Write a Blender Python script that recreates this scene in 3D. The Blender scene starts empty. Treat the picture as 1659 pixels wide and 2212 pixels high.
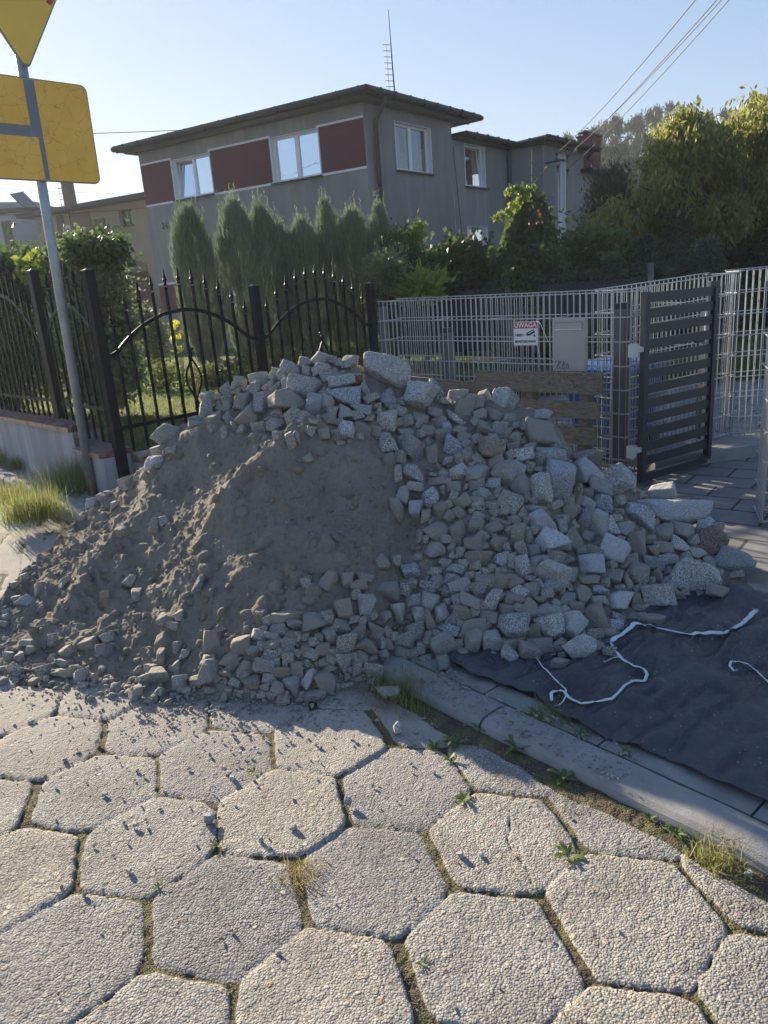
import bpy, bmesh, math, random
import numpy as np
from mathutils import Vector, Matrix
from mathutils.bvhtree import BVHTree
R = math.radians
random.seed(7); rng = np.random.default_rng(11)
sc = bpy.context.scene
# ------------------------------------------------------------------ camera, sky, sun, exposure
EYE = 1.5; PITCH = R(16.3); ROLL = R(4.5); FPX = 1598.; CX, CY = 829.5, 1106.
fw = Vector((0, math.cos(PITCH), -math.sin(PITCH))); r0 = Vector((1, 0, 0)); u0 = r0.cross(fw)
rt = r0*math.cos(ROLL) - u0*math.sin(ROLL); up = rt.cross(fw); O = Vector((0, 0, EYE))
cam = bpy.data.cameras.new('camera'); co = bpy.data.objects.new('camera', cam); sc.collection.objects.link(co)
cam.sensor_fit = 'VERTICAL'; cam.sensor_height = 36; cam.lens = 36*FPX/2212.; cam.clip_start = .05; cam.clip_end = 2000
M3 = Matrix((rt, up, -fw)).transposed(); co.matrix_world = Matrix.Translation(O) @ M3.to_4x4(); sc.camera = co
w = bpy.data.worlds.new('World'); sc.world = w; w.use_nodes = True
wn = w.node_tree; bg = wn.nodes['Background']; sky = wn.nodes.new('ShaderNodeTexSky'); sky.sky_type = 'NISHITA'
SUN_AZ, SUN_EL = R(-37), R(18.5)
sky.sun_disc = False; sky.sun_elevation = SUN_EL; sky.sun_rotation = SUN_AZ; sky.altitude = 0; sky.air_density = 1.0; sky.dust_density = 0.35; sky.ozone_density = 1.4
# soft shoulder on the physically bright sky round the low sun
def _vm(op, a, b):
    n_ = wn.nodes.new('ShaderNodeVectorMath'); n_.operation = op
    for i_, v_ in enumerate((a, b)):
        if isinstance(v_, tuple): n_.inputs[i_].default_value = v_
        else: wn.links.new(v_, n_.inputs[i_])
    return n_.outputs[0]
_k = _vm('ADD', _vm('MULTIPLY', sky.outputs[0], (.295, .32, .475)), (1, 1, 1))
wn.links.new(_vm('DIVIDE', _vm('MULTIPLY', sky.outputs[0], (.68, .86, 1.45)), _k), bg.inputs[0]); bg.inputs[1].default_value = 0.125
sl = bpy.data.lights.new('sun', 'SUN'); so = bpy.data.objects.new('sun', sl); sc.collection.objects.link(so)
sl.energy = 4.5; sl.angle = R(.55); sl.color = (1, .87, .66)
sdir = Vector((math.sin(SUN_AZ)*math.cos(SUN_EL), math.cos(SUN_AZ)*math.cos(SUN_EL), math.sin(SUN_EL)))
so.rotation_euler = sdir.to_track_quat('Z', 'Y').to_euler()
sc.view_settings.view_transform = 'Standard'; sc.view_settings.look = 'None'; sc.view_settings.gamma = 1
sc.view_settings.exposure = 1.6
sc.cycles.max_bounces = 6; sc.cycles.transparent_max_bounces = 12

# ------------------------------------------------------------------ helpers
def ray(x, y): return fw + rt*((x-CX)/FPX) - up*((y-CY)/FPX)
def atY(x, y, Y): d = ray(x, y); return O + d*(Y/d.y)
def atz(x, y, z=0.): d = ray(x, y); return O + d*((z-EYE)/d.z)
def projn(P):
    q = np.asarray(P, float) - np.array(O); k = q@np.array(fw)
    return CX + FPX*(q@np.array(rt))/k, CY - FPX*(q@np.array(up))/k
def az(a): return Vector((math.sin(R(a)), math.cos(R(a)), 0))
UPZ = Vector((0, 0, 1))

def hsh(ix, iy, iz, seed):
    h = (ix*374761393 + iy*668265263 + iz*2147483647 + seed*974634777) & 0xFFFFFFFF
    h = ((h ^ (h >> 13))*1274126177) & 0xFFFFFFFF
    return ((h ^ (h >> 16)) & 0xFFFF)/65535.
def vnoise(P, seed=0):
    P = np.asarray(P, float); I = np.floor(P).astype(np.int64); f = P-I; f = f*f*(3-2*f); o = 0
    for a in (0, 1):
        for b in (0, 1):
            for c in (0, 1):
                wt = (f[:, 0] if a else 1-f[:, 0])*(f[:, 1] if b else 1-f[:, 1])*(f[:, 2] if c else 1-f[:, 2])
                o = o + wt*hsh(I[:, 0]+a, I[:, 1]+b, I[:, 2]+c, seed)
    return o*2-1
def fbm(P, oct=4, seed=0, gain=.5):
    P = np.asarray(P, float); s = 0; a = 1.; t = 0
    for k in range(oct):
        s = s + a*vnoise(P*(2.03**k)+k*17.3, seed+k); t += a; a *= gain
    return s/t

def tag(o, label=None, cat=None, group=None, kind=None):
    if label: o['label'] = label
    if cat: o['category'] = cat
    if group: o['group'] = group
    if kind: o['kind'] = kind
    return o
def empty(name, loc=(0, 0, 0), rz=0):
    o = bpy.data.objects.new(name, None); sc.collection.objects.link(o); o.location = loc; o.rotation_euler = (0, 0, rz); o.empty_display_size = .1
    return o
def meshobj(name, V, F, mat, parent=None, smooth=False, attrs=None):
    me = bpy.data.meshes.new(name); V = np.asarray(V, np.float32)
    if isinstance(F, np.ndarray):
        n, k = F.shape
        me.vertices.add(len(V)); me.vertices.foreach_set('co', V.ravel())
        me.loops.add(n*k); me.loops.foreach_set('vertex_index', F.astype(np.int32).ravel())
        me.polygons.add(n); me.polygons.foreach_set('loop_start', np.arange(0, n*k, k, dtype=np.int32))
        me.update(calc_edges=True)
    else:
        me.from_pydata([tuple(v) for v in V.tolist()], [], F)
    if attrs:
        for k_, v_ in attrs.items():
            a = me.attributes.new(k_, 'FLOAT', 'POINT'); a.data.foreach_set('value', np.asarray(v_, np.float32))
    me.polygons.foreach_set('use_smooth', np.full(len(me.polygons), smooth))
    me.materials.append(mat); me.validate()
    o = bpy.data.objects.new(name, me); sc.collection.objects.link(o)
    if parent: o.parent = parent
    return o
class MB:
    def __init__(s): s.V = []; s.F = []
    def add(s, V, F):
        n = len(s.V); s.V += [Vector(v) for v in V]; s.F += [[i+n for i in f] for f in F]; return s
    def bar(s, a, b, w, h=None, upv=UPZ, ext=0):
        a = Vector(a); b = Vector(b); h = w if h is None else h; d = (b-a).normalized()
        a = a-d*ext; b = b+d*ext
        x = d.cross(upv)
        if x.length < 1e-3: x = d.cross(Vector((1, .3, 0)))
        x.normalize(); y = x.cross(d).normalized(); V = []
        for p in (a, b):
            for i, j in ((-1, -1), (1, -1), (1, 1), (-1, 1)): V.append(p + x*(i*w/2) + y*(j*h/2))
        return s.add(V, [[3, 2, 1, 0], [4, 5, 6, 7], [0, 1, 5, 4], [1, 2, 6, 5], [2, 3, 7, 6], [3, 0, 4, 7]])
    def box(s, c, d, rz=0, M=None):
        c = Vector(c); V = []
        m = M if M is not None else Matrix.Rotation(rz, 3, 'Z')
        for k in (-1, 1):
            for i, j in ((-1, -1), (1, -1), (1, 1), (-1, 1)): V.append(c + m @ Vector((i*d[0]/2, j*d[1]/2, k*d[2]/2)))
        return s.add(V, [[3, 2, 1, 0], [4, 5, 6, 7], [0, 1, 5, 4], [1, 2, 6, 5], [2, 3, 7, 6], [3, 0, 4, 7]])
    def tube(s, pts, r, n=6, cap=True):
        pts = [Vector(p) for p in pts]; rs = r if isinstance(r, (list, tuple)) else [r]*len(pts); V = []; x = None
        for i, p in enumerate(pts):
            d = (pts[min(i+1, len(pts)-1)]-pts[max(i-1, 0)]).normalized()
            if x is None: x = d.cross(Vector((.13, .31, .94)) if abs(d.z) < .9 else Vector((1, 0, 0))).normalized()
            else: x = (x - d*x.dot(d)).normalized()
            y = d.cross(x)
            for k in range(n):
                t = 2*math.pi*k/n; V.append(p + (x*math.cos(t)+y*math.sin(t))*rs[i])
        F = []
        for i in range(len(pts)-1):
            for k in range(n): F.append([i*n+k, i*n+(k+1) % n, (i+1)*n+(k+1) % n, (i+1)*n+k])
        if cap: F.append(list(range(n))[::-1]); F.append([(len(pts)-1)*n+k for k in range(n)])
        return s.add(V, F)
    def prism(s, poly, a, b):
        """poly: list of points (Vector) ; extruded by vector from a to b offsets"""
        n = len(poly); V = [p+a for p in poly]+[p+b for p in poly]
        F = [list(range(n))[::-1], [n+i for i in range(n)]] + [[i, (i+1) % n, n+(i+1) % n, n+i] for i in range(n)]
        return s.add(V, F)
    def build(s, name, mat, parent=None, smooth=False):
        V = s.V
        if parent is not None and parent.type == 'EMPTY':
            inv = (Matrix.Translation(parent.location) @ parent.rotation_euler.to_matrix().to_4x4()).inverted(); V = [inv @ v for v in V]
        return meshobj(name, [tuple(v) for v in V], s.F, mat, parent, smooth)
def base(o, loc):
    """move a single-mesh thing's origin to loc without moving its shape"""
    loc = Vector(loc); me = o.data; n = len(me.vertices); a = np.empty(n*3, np.float32); me.vertices.foreach_get('co', a)
    a = a.reshape(-1, 3) - np.array(loc, np.float32); me.vertices.foreach_set('co', a.ravel()); me.update(); o.location = loc; return o

# ------------------------------------------------------------------ materials
def nodes(name):
    m = bpy.data.materials.new(name); m.use_nodes = True; nt = m.node_tree; b = nt.nodes['Principled BSDF']; return m, nt, b
def N(nt, t, **kw):
    n = nt.nodes.new(t)
    for k, v in kw.items():
        if k.startswith('i_'): n.inputs[k[2:].replace('_', ' ')].default_value = v
        else: setattr(n, k, v)
    return n
def noise(nt, vec, scale, detail=3, rough=.6, dist=0):
    n = N(nt, 'ShaderNodeTexNoise'); n.inputs['Scale'].default_value = scale; n.inputs['Detail'].default_value = detail; n.inputs['Roughness'].default_value = rough; n.inputs['Distortion'].default_value = dist
    nt.links.new(vec, n.inputs['Vector']); return n.outputs['Fac']
def ramp(nt, fac, stops):
    n = N(nt, 'ShaderNodeValToRGB'); e = n.color_ramp.elements
    while len(e) < len(stops): e.new(.5)
    for i, (p, c) in enumerate(stops):
        e[i].position = p; e[i].color = (c, c, c, 1) if not isinstance(c, (tuple, list)) else (*c, 1)
    nt.links.new(fac, n.inputs[0]); return n.outputs[0]
def mix(nt, fac, a, b, mode='MIX'):
    n = N(nt, 'ShaderNodeMix', data_type='RGBA', blend_type=mode)
    for s, v in ((0, fac), (6, a), (7, b)):
        if isinstance(v, (int, float)): n.inputs[s].default_value = v
        elif isinstance(v, (tuple, list)): n.inputs[s].default_value = (*v, 1)
        else: nt.links.new(v, n.inputs[s])
    return n.outputs[2]
def math_(nt, op, a, b=0., c=0.):
    n = N(nt, 'ShaderNodeMath', operation=op)
    for i, v in enumerate((a, b, c)):
        if isinstance(v, (int, float)): n.inputs[i].default_value = v
        else: nt.links.new(v, n.inputs[i])
    return n.outputs[0]
def bump(nt, b, h, dist, strength=1, prev=None):
    n = N(nt, 'ShaderNodeBump'); n.inputs['Distance'].default_value = dist; n.inputs['Strength'].default_value = strength; nt.links.new(h, n.inputs['Height'])
    if prev is not None: nt.links.new(prev, n.inputs['Normal'])
    nt.links.new(n.outputs[0], b.inputs['Normal']); return n.outputs[0]
def coord(nt, kind='Object'): return N(nt, 'ShaderNodeTexCoord').outputs[kind]
def pos(nt): return N(nt, 'ShaderNodeNewGeometry').outputs['Position']
def attr(nt, name): return N(nt, 'ShaderNodeAttribute', attribute_name=name).outputs['Fac']
def simple(name, c, rough=.6, metal=0, var=.12, scale=6, bs=0, bscale=60, spec=.5, c2=None):
    m, nt, b = nodes(name); p = coord(nt)
    f = ramp(nt, noise(nt, p, scale, 5), [(.3, 0), (.7, 1)])
    lo = tuple(x*(1-var) for x in c); hi = c2 or tuple(min(1, x*(1+var)) for x in c)
    nt.links.new(mix(nt, f, lo, hi), b.inputs['Base Color']); b.inputs['Roughness'].default_value = rough; b.inputs['Metallic'].default_value = metal
    b.inputs['Specular IOR Level'].default_value = spec
    if bs: bump(nt, b, noise(nt, p, bscale, 4), bs)
    return m
def foliage(name, c, c2, trans=.35, rough=.5, spec=.3, scale=1.4):
    m, nt, b = nodes(name); p = pos(nt); oi = N(nt, 'ShaderNodeNewGeometry').outputs['Random Per Island']
    f = ramp(nt, noise(nt, p, scale, 3), [(.38, 0), (.62, 1)])
    col = mix(nt, f, c, c2); col = mix(nt, .45, col, mix(nt, oi, tuple(x*.55 for x in c), tuple(min(1, x*1.5) for x in c2)))
    nt.links.new(col, b.inputs['Base Color']); b.inputs['Roughness'].default_value = rough; b.inputs['Specular IOR Level'].default_value = spec
    t = N(nt, 'ShaderNodeBsdfTranslucent'); nt.links.new(mix(nt, .5, col, tuple(min(1, x*2.2) for x in c2)), t.inputs[0])
    ms = N(nt, 'ShaderNodeMixShader'); ms.inputs[0].default_value = trans; nt.links.new(b.outputs[0], ms.inputs[1]); nt.links.new(t.outputs[0], ms.inputs[2])
    nt.links.new(ms.outputs[0], nt.nodes['Material Output'].inputs[0]); return m

# pavement slabs: exposed-aggregate concrete, soil and moss in joints
def mat_slabs():
    m, nt, b = nodes('aggregate_concrete'); p = pos(nt); j = attr(nt, 'joint'); sid = attr(nt, 'slab'); st = attr(nt, 'stain')
    pw = N(nt, 'ShaderNodeVectorMath', operation='ADD'); nz = N(nt, 'ShaderNodeTexNoise'); nz.inputs['Scale'].default_value = 90; nt.links.new(p, nz.inputs['Vector'])
    sc_ = N(nt, 'ShaderNodeVectorMath', operation='SCALE'); sc_.inputs['Scale'].default_value = .004; nt.links.new(nz.outputs['Color'], sc_.inputs[0]); nt.links.new(p, pw.inputs[0]); nt.links.new(sc_.outputs[0], pw.inputs[1])
    v = N(nt, 'ShaderNodeTexVoronoi', feature='F1'); v.inputs['Scale'].default_value = 175; nt.links.new(pw.outputs[0], v.inputs['Vector'])
    v2 = N(nt, 'ShaderNodeTexVoronoi', feature='F1'); v2.inputs['Scale'].default_value = 47; v2.inputs['Randomness'].default_value = 1; nt.links.new(pw.outputs[0], v2.inputs['Vector'])
    sep = N(nt, 'ShaderNodeSeparateColor'); nt.links.new(v.outputs['Color'], sep.inputs[0]); sep2 = N(nt, 'ShaderNodeSeparateColor'); nt.links.new(v2.outputs['Color'], sep2.inputs[0])
    peb = ramp(nt, sep.outputs[0], [(0, (.24, .228, .208)), (.35, (.37, .352, .322)), (.7, (.42, .40, .365)), (.93, (.50, .475, .44)), (1, (.62, .585, .54))])
    big = math_(nt, 'MULTIPLY', ramp(nt, sep2.outputs[1], [(.80, 0), (.82, 1)]), ramp(nt, v2.outputs['Distance'], [(.30, 1), (.42, 0)]))
    bigc = ramp(nt, sep2.outputs[0], [(0, (.22, .21, .2)), (.5, (.45, .39, .33)), (.8, (.34, .25, .2)), (1, (.66, .6, .52))])
    cem = ramp(nt, v.outputs['Distance'], [(.35, 0), (.75, 1)])
    col = mix(nt, math_(nt, 'MULTIPLY', cem, .55), peb, (.17, .15, .13)); col = mix(nt, big, col, bigc)
    lg = ramp(nt, noise(nt, p, 3.2, 5, .65), [(.3, .66), (.7, 1.12)]); col = mix(nt, 1., col, lg, 'MULTIPLY')
    col = mix(nt, 1., col, ramp(nt, sid, [(0, (.80, .80, .82)), (.5, (.98, .97, .94)), (1, (1.1, 1.04, .95))]), 'MULTIPLY')
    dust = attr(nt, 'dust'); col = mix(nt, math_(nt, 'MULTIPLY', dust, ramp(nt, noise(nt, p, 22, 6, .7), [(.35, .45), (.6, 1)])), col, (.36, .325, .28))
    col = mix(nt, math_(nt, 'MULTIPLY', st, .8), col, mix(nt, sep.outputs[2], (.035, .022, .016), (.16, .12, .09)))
    mo = ramp(nt, noise(nt, p, 9, 4, .7), [(.44, 0), (.56, 1)]); mn = ramp(nt, noise(nt, p, 260, 3, .8), [(.3, 0), (.7, 1)])
    soil = mix(nt, mn, (.03, .023, .017), (.13, .10, .072)); moss = mix(nt, mn, (.05, .048, .022), (.20, .18, .085))
    jc = mix(nt, mo, soil, moss); col = mix(nt, ramp(nt, j, [(.35, 0), (.6, 1)]), col, jc)
    nt.links.new(col, b.inputs['Base Color']); b.inputs['Roughness'].default_value = .93; b.inputs['Specular IOR Level'].default_value = .25
    sm = ramp(nt, v.outputs['Distance'], [(.0, 1), (.35, .82), (.8, 0)]); rnd = math_(nt, 'MULTIPLY', sm, math_(nt, 'ADD', math_(nt, 'MULTIPLY', sep.outputs[1], .7), .45))
    h = math_(nt, 'ADD', rnd, math_(nt, 'MULTIPLY', big, 1.2))
    h = math_(nt, 'MULTIPLY', h, math_(nt, 'SUBTRACT', 1.0, math_(nt, 'MULTIPLY', dust, .35))); h = math_(nt, 'MULTIPLY', h, math_(nt, 'ADD', .55, math_(nt, 'MULTIPLY', ramp(nt, noise(nt, p, 1.7, 3), [(.35, 0), (.65, 1)]), .7)))
    h = math_(nt, 'ADD', h, math_(nt, 'MULTIPLY', noise(nt, p, 30, 5, .7), 1.1)); bump(nt, b, h, .0028, 1.0); return m
def mat_sand():
    m, nt, b = nodes('grey_sand'); p = pos(nt)
    f = ramp(nt, noise(nt, p, 5, 6, .7), [(.3, 0), (.7, 1)]); g = ramp(nt, noise(nt, p, 420, 2, .8), [(.3, 0), (.7, 1)])
    col = mix(nt, f, (.25, .22, .175), (.39, .345, .275)); col = mix(nt, 1., col, ramp(nt, g, [(0, .62), (1, 1.25)]), 'MULTIPLY')
    nt.links.new(col, b.inputs['Base Color']); b.inputs['Roughness'].default_value = .97; b.inputs['Specular IOR Level'].default_value = .1
    v = N(nt, 'ShaderNodeTexVoronoi', feature='SMOOTH_F1'); v.inputs['Scale'].default_value = 70; v.inputs['Detail'].default_value = 1; nt.links.new(p, v.inputs['Vector'])
    h = math_(nt, 'ADD', math_(nt, 'MULTIPLY', noise(nt, p, 55, 8, .8), 1.5), math_(nt, 'MULTIPLY', math_(nt, 'SUBTRACT', 1, v.outputs['Distance']), .5)); bump(nt, b, h, .012, 1.0); return m
def mat_granite(name, c1, c2, dark=.05, dust=.58, dustc=(.28, .25, .205)):
    m, nt, b = nodes(name); p = pos(nt); oi = N(nt, 'ShaderNodeObjectInfo').outputs['Random']
    sh = N(nt, 'ShaderNodeVectorMath', operation='ADD'); nt.links.new(p, sh.inputs[0])
    cm = N(nt, 'ShaderNodeCombineXYZ'); nt.links.new(math_(nt, 'MULTIPLY', oi, 37), cm.inputs[0]); nt.links.new(math_(nt, 'MULTIPLY', oi, 91), cm.inputs[1]); nt.links.new(cm.outputs[0], sh.inputs[1]); q = sh.outputs[0]
    v = N(nt, 'ShaderNodeTexVoronoi', feature='F1'); v.inputs['Scale'].default_value = 270; nt.links.new(q, v.inputs['Vector']); s = N(nt, 'ShaderNodeSeparateColor'); nt.links.new(v.outputs['Color'], s.inputs[0])
    n1 = noise(nt, q, 150, 4, .8)
    col = ramp(nt, math_(nt, 'ADD', math_(nt, 'MULTIPLY', s.outputs[0], .5), math_(nt, 'MULTIPLY', n1, .5)), [(.24, tuple((dark+x)*.55 for x in c1)), (.38, c1), (.56, tuple(x*.9 for x in c2)), (.78, tuple(min(1, x*1.2) for x in c2))])
    flatc = ramp(nt, math_(nt, 'FRACT', math_(nt, 'MULTIPLY', oi, 7.3)), [(.25, 0), (.9, .75)]); col = mix(nt, flatc, col, tuple((a_+b_)/2 for a_, b_ in zip(c1, c2))); tone = ramp(nt, oi, [(0, (.72, .74, .78)), (.35, (.95, .96, .98)), (.6, (.95, .9, .8)), (.8, (1.1, 1.1, 1.1)), (.9, (.85, .78, .66)), (1, (1.0, .99, .95))]); col = mix(nt, 1., col, tone, 'MULTIPLY')
    gn = N(nt, 'ShaderNodeNewGeometry'); sx = N(nt, 'ShaderNodeSeparateXYZ'); nt.links.new(gn.outputs['Normal'], sx.inputs[0])
    dn = noise(nt, q, 26, 6, .75); fr = math_(nt, 'MULTIPLY', math_(nt, 'FRACT', math_(nt, 'MULTIPLY', oi, 13.7)), .42)
    d = math_(nt, 'ADD', math_(nt, 'MULTIPLY', math_(nt, 'MAXIMUM', sx.outputs[2], 0), .22), math_(nt, 'ADD', dn, math_(nt, 'SUBTRACT', fr, 1-dust)))
    d = ramp(nt, d, [(.38, 0), (.56, .88)])
    fine = noise(nt, q, 320, 2, .8); dc = mix(nt, fine, tuple(x*.7 for x in dustc), tuple(x*1.3 for x in dustc))
    col = mix(nt, d, col, dc); nt.links.new(col, b.inputs['Base Color']); b.inputs['Roughness'].default_value = .85; b.inputs['Specular IOR Level'].default_value = .35
    bump(nt, b, math_(nt, 'ADD', math_(nt, 'MULTIPLY', noise(nt, q, 110, 6, .75), 1.), math_(nt, 'MULTIPLY', noise(nt, q, 34, 3), 1.4)), .007, 1.0); return m
def mat_stucco(name, c, stain=.25, sc2=.9, bs=.012):
    m, nt, b = nodes(name); p = pos(nt); mp = N(nt, 'ShaderNodeMapping'); mp.inputs['Scale'].default_value = (1.6, 1.6, .28); nt.links.new(p, mp.inputs[0])
    f = ramp(nt, noise(nt, mp.outputs[0], sc2, 6, .65), [(.42, 1), (.68, 0)]); g = ramp(nt, noise(nt, p, .6, 4), [(.3, .9), (.7, 1.08)])
    col = mix(nt, math_(nt, 'MULTIPLY', f, stain), c, tuple(x*.35 for x in c)); col = mix(nt, 1., col, g, 'MULTIPLY')
    nt.links.new(col, b.inputs['Base Color']); b.inputs['Roughness'].default_value = .95; b.inputs['Specular IOR Level'].default_value = .2
    bump(nt, b, noise(nt, p, 28, 4, .75), bs, 1); return m
def mat_glass(name, tint=(.05, .06, .07), rough=.03):
    m, nt, b = nodes(name); b.inputs['Base Color'].default_value = (*tint, 1); b.inputs['Roughness'].default_value = rough; b.inputs['IOR'].default_value = 1.6; b.inputs['Specular IOR Level'].default_value = 1
    g = N(nt, 'ShaderNodeBsdfGlossy'); g.inputs['Roughness'].default_value = rough; g.inputs[0].default_value = (.75, .82, .9, 1); t = N(nt, 'ShaderNodeBsdfTransparent'); t.inputs[0].default_value = (.75, .78, .8, 1)
    f = N(nt, 'ShaderNodeFresnel'); f.inputs[0].default_value = 2.1; nzp = noise(nt, pos(nt), 2.2, 2); bn = N(nt, 'ShaderNodeBump'); bn.inputs['Distance'].default_value = .004; nt.links.new(nzp, bn.inputs['Height']); nt.links.new(bn.outputs[0], g.inputs['Normal'])
    s = N(nt, 'ShaderNodeMixShader'); nt.links.new(math_(nt, 'MULTIPLY', f.outputs[0], 1.5), s.inputs[0]); nt.links.new(t.outputs[0], s.inputs[1]); nt.links.new(g.outputs[0], s.inputs[2]); nt.links.new(s.outputs[0], nt.nodes['Material Output'].inputs[0]); return m
def mat_brick(name, c1, c2, mortar, scale, rot=0, bw=.5, rh=.25, ms=.02, bs=.006, offset=.5, xz=None):
    m, nt, b = nodes(name); p = coord(nt, 'Object') if xz is None else pos(nt); mp = N(nt, 'ShaderNodeMapping'); mp.inputs['Rotation'].default_value = (0, 0, rot) if xz is None else xz; nt.links.new(p, mp.inputs[0])
    t = N(nt, 'ShaderNodeTexBrick', offset=offset); t.inputs['Scale'].default_value = scale; t.inputs['Brick Width'].default_value = bw; t.inputs['Row Height'].default_value = rh; t.inputs['Mortar Size'].default_value = ms
    t.inputs['Color1'].default_value = (*c1, 1); t.inputs['Color2'].default_value = (*c2, 1); t.inputs['Mortar'].default_value = (*mortar, 1); nt.links.new(mp.outputs[0], t.inputs[0])
    col = mix(nt, 1., t.outputs[0], ramp(nt, noise(nt, p, 5, 5), [(.3, .75), (.7, 1.15)]), 'MULTIPLY'); nt.links.new(col, b.inputs['Base Color']); b.inputs['Roughness'].default_value = .85
    h = math_(nt, 'ADD', math_(nt, 'SUBTRACT', 1, t.outputs[1]), math_(nt, 'MULTIPLY', noise(nt, p, 120, 3), .3)); bump(nt, b, h, bs); return m
def mat_wood():
    m, nt, b = nodes('weathered_wood'); p = coord(nt); mp = N(nt, 'ShaderNodeMapping'); mp.inputs['Rotation'].default_value = (0, 0, R(-135.8)); mp.inputs['Scale'].default_value = (1.3, 6, 34); nt.links.new(p, mp.inputs[0])
    g = noise(nt, mp.outputs[0], 4, 6, .7, .4); col = ramp(nt, g, [(.25, (.05, .04, .03)), (.5, (.165, .14, .11)), (.8, (.32, .28, .22))])
    mo = ramp(nt, noise(nt, p, 5, 4), [(.55, 0), (.7, 1)]); col = mix(nt, math_(nt, 'MULTIPLY', mo, .5), col, (.13, .13, .05))
    cr = ramp(nt, noise(nt, p, 55, 3, .8), [(.6, 0), (.64, 1)]); cr = math_(nt, 'MULTIPLY', cr, ramp(nt, noise(nt, p, 6.5, 2), [(.48, 0), (.56, 1)])); col = mix(nt, cr, col, (.10, .045, .028))
    nt.links.new(col, b.inputs['Base Color']); b.inputs['Roughness'].default_value = .9; bump(nt, b, math_(nt, 'ADD', g, math_(nt, 'MULTIPLY', cr, 2)), .004); return m
def mat_tarp():
    m, nt, b = nodes('black_plastic_sheet'); p = pos(nt)
    d = ramp(nt, noise(nt, p, 2.2, 6, .72), [(.45, 0), (.72, 1)]); g = ramp(nt, noise(nt, p, 210, 2, .8), [(.55, 0), (.72, 1)]); s = ramp(nt, noise(nt, p, 22, 6, .75, .6), [(.5, 0), (.7, 1)])
    k = math_(nt, 'MAXIMUM', math_(nt, 'MULTIPLY', d, math_(nt, 'MAXIMUM', g, .22)), math_(nt, 'MULTIPLY', s, math_(nt, 'ADD', math_(nt, 'MULTIPLY', d, .5), .12)))
    nt.links.new(mix(nt, k, (.031, .037, .046), (.26, .26, .25)), b.inputs['Base Color']); nt.links.new(ramp(nt, k, [(0, .36), (.5, .85)]), b.inputs['Roughness']); b.inputs['Specular IOR Level'].default_value = .5
    bump(nt, b, math_(nt, 'ADD', noise(nt, p, 14, 6, .7, .8), math_(nt, 'MULTIPLY', noise(nt, p, 90, 3), .15)), .02, .8); return m
def mat_sign():
    m, nt, b = nodes('cracked_yellow_film'); p = coord(nt)
    v = N(nt, 'ShaderNodeTexVoronoi', feature='DISTANCE_TO_EDGE'); v.inputs['Scale'].default_value = 9; v.inputs['Detail'].default_value = 1.5; v.inputs['Lacunarity'].default_value = 2.3
    nz = N(nt, 'ShaderNodeTexNoise'); nz.inputs['Scale'].default_value = 7; nz.inputs['Detail'].default_value = 3; nt.links.new(p, nz.inputs['Vector'])
    nt.links.new(mix(nt, .14, p, nz.outputs['Color']), v.inputs['Vector'])
    c = ramp(nt, v.outputs['Distance'], [(.0, 1), (.018, 0)]); f = ramp(nt, noise(nt, p, 5, 4), [(.3, 0), (.7, 1)])
    base_ = mix(nt, f, (.80, .42, .035), (.88, .50, .07)); nt.links.new(mix(nt, math_(nt, 'MULTIPLY', c, .6), base_, (.33, .17, .02)), b.inputs['Base Color'])
    b.inputs['Roughness'].default_value = .45; return m
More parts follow.
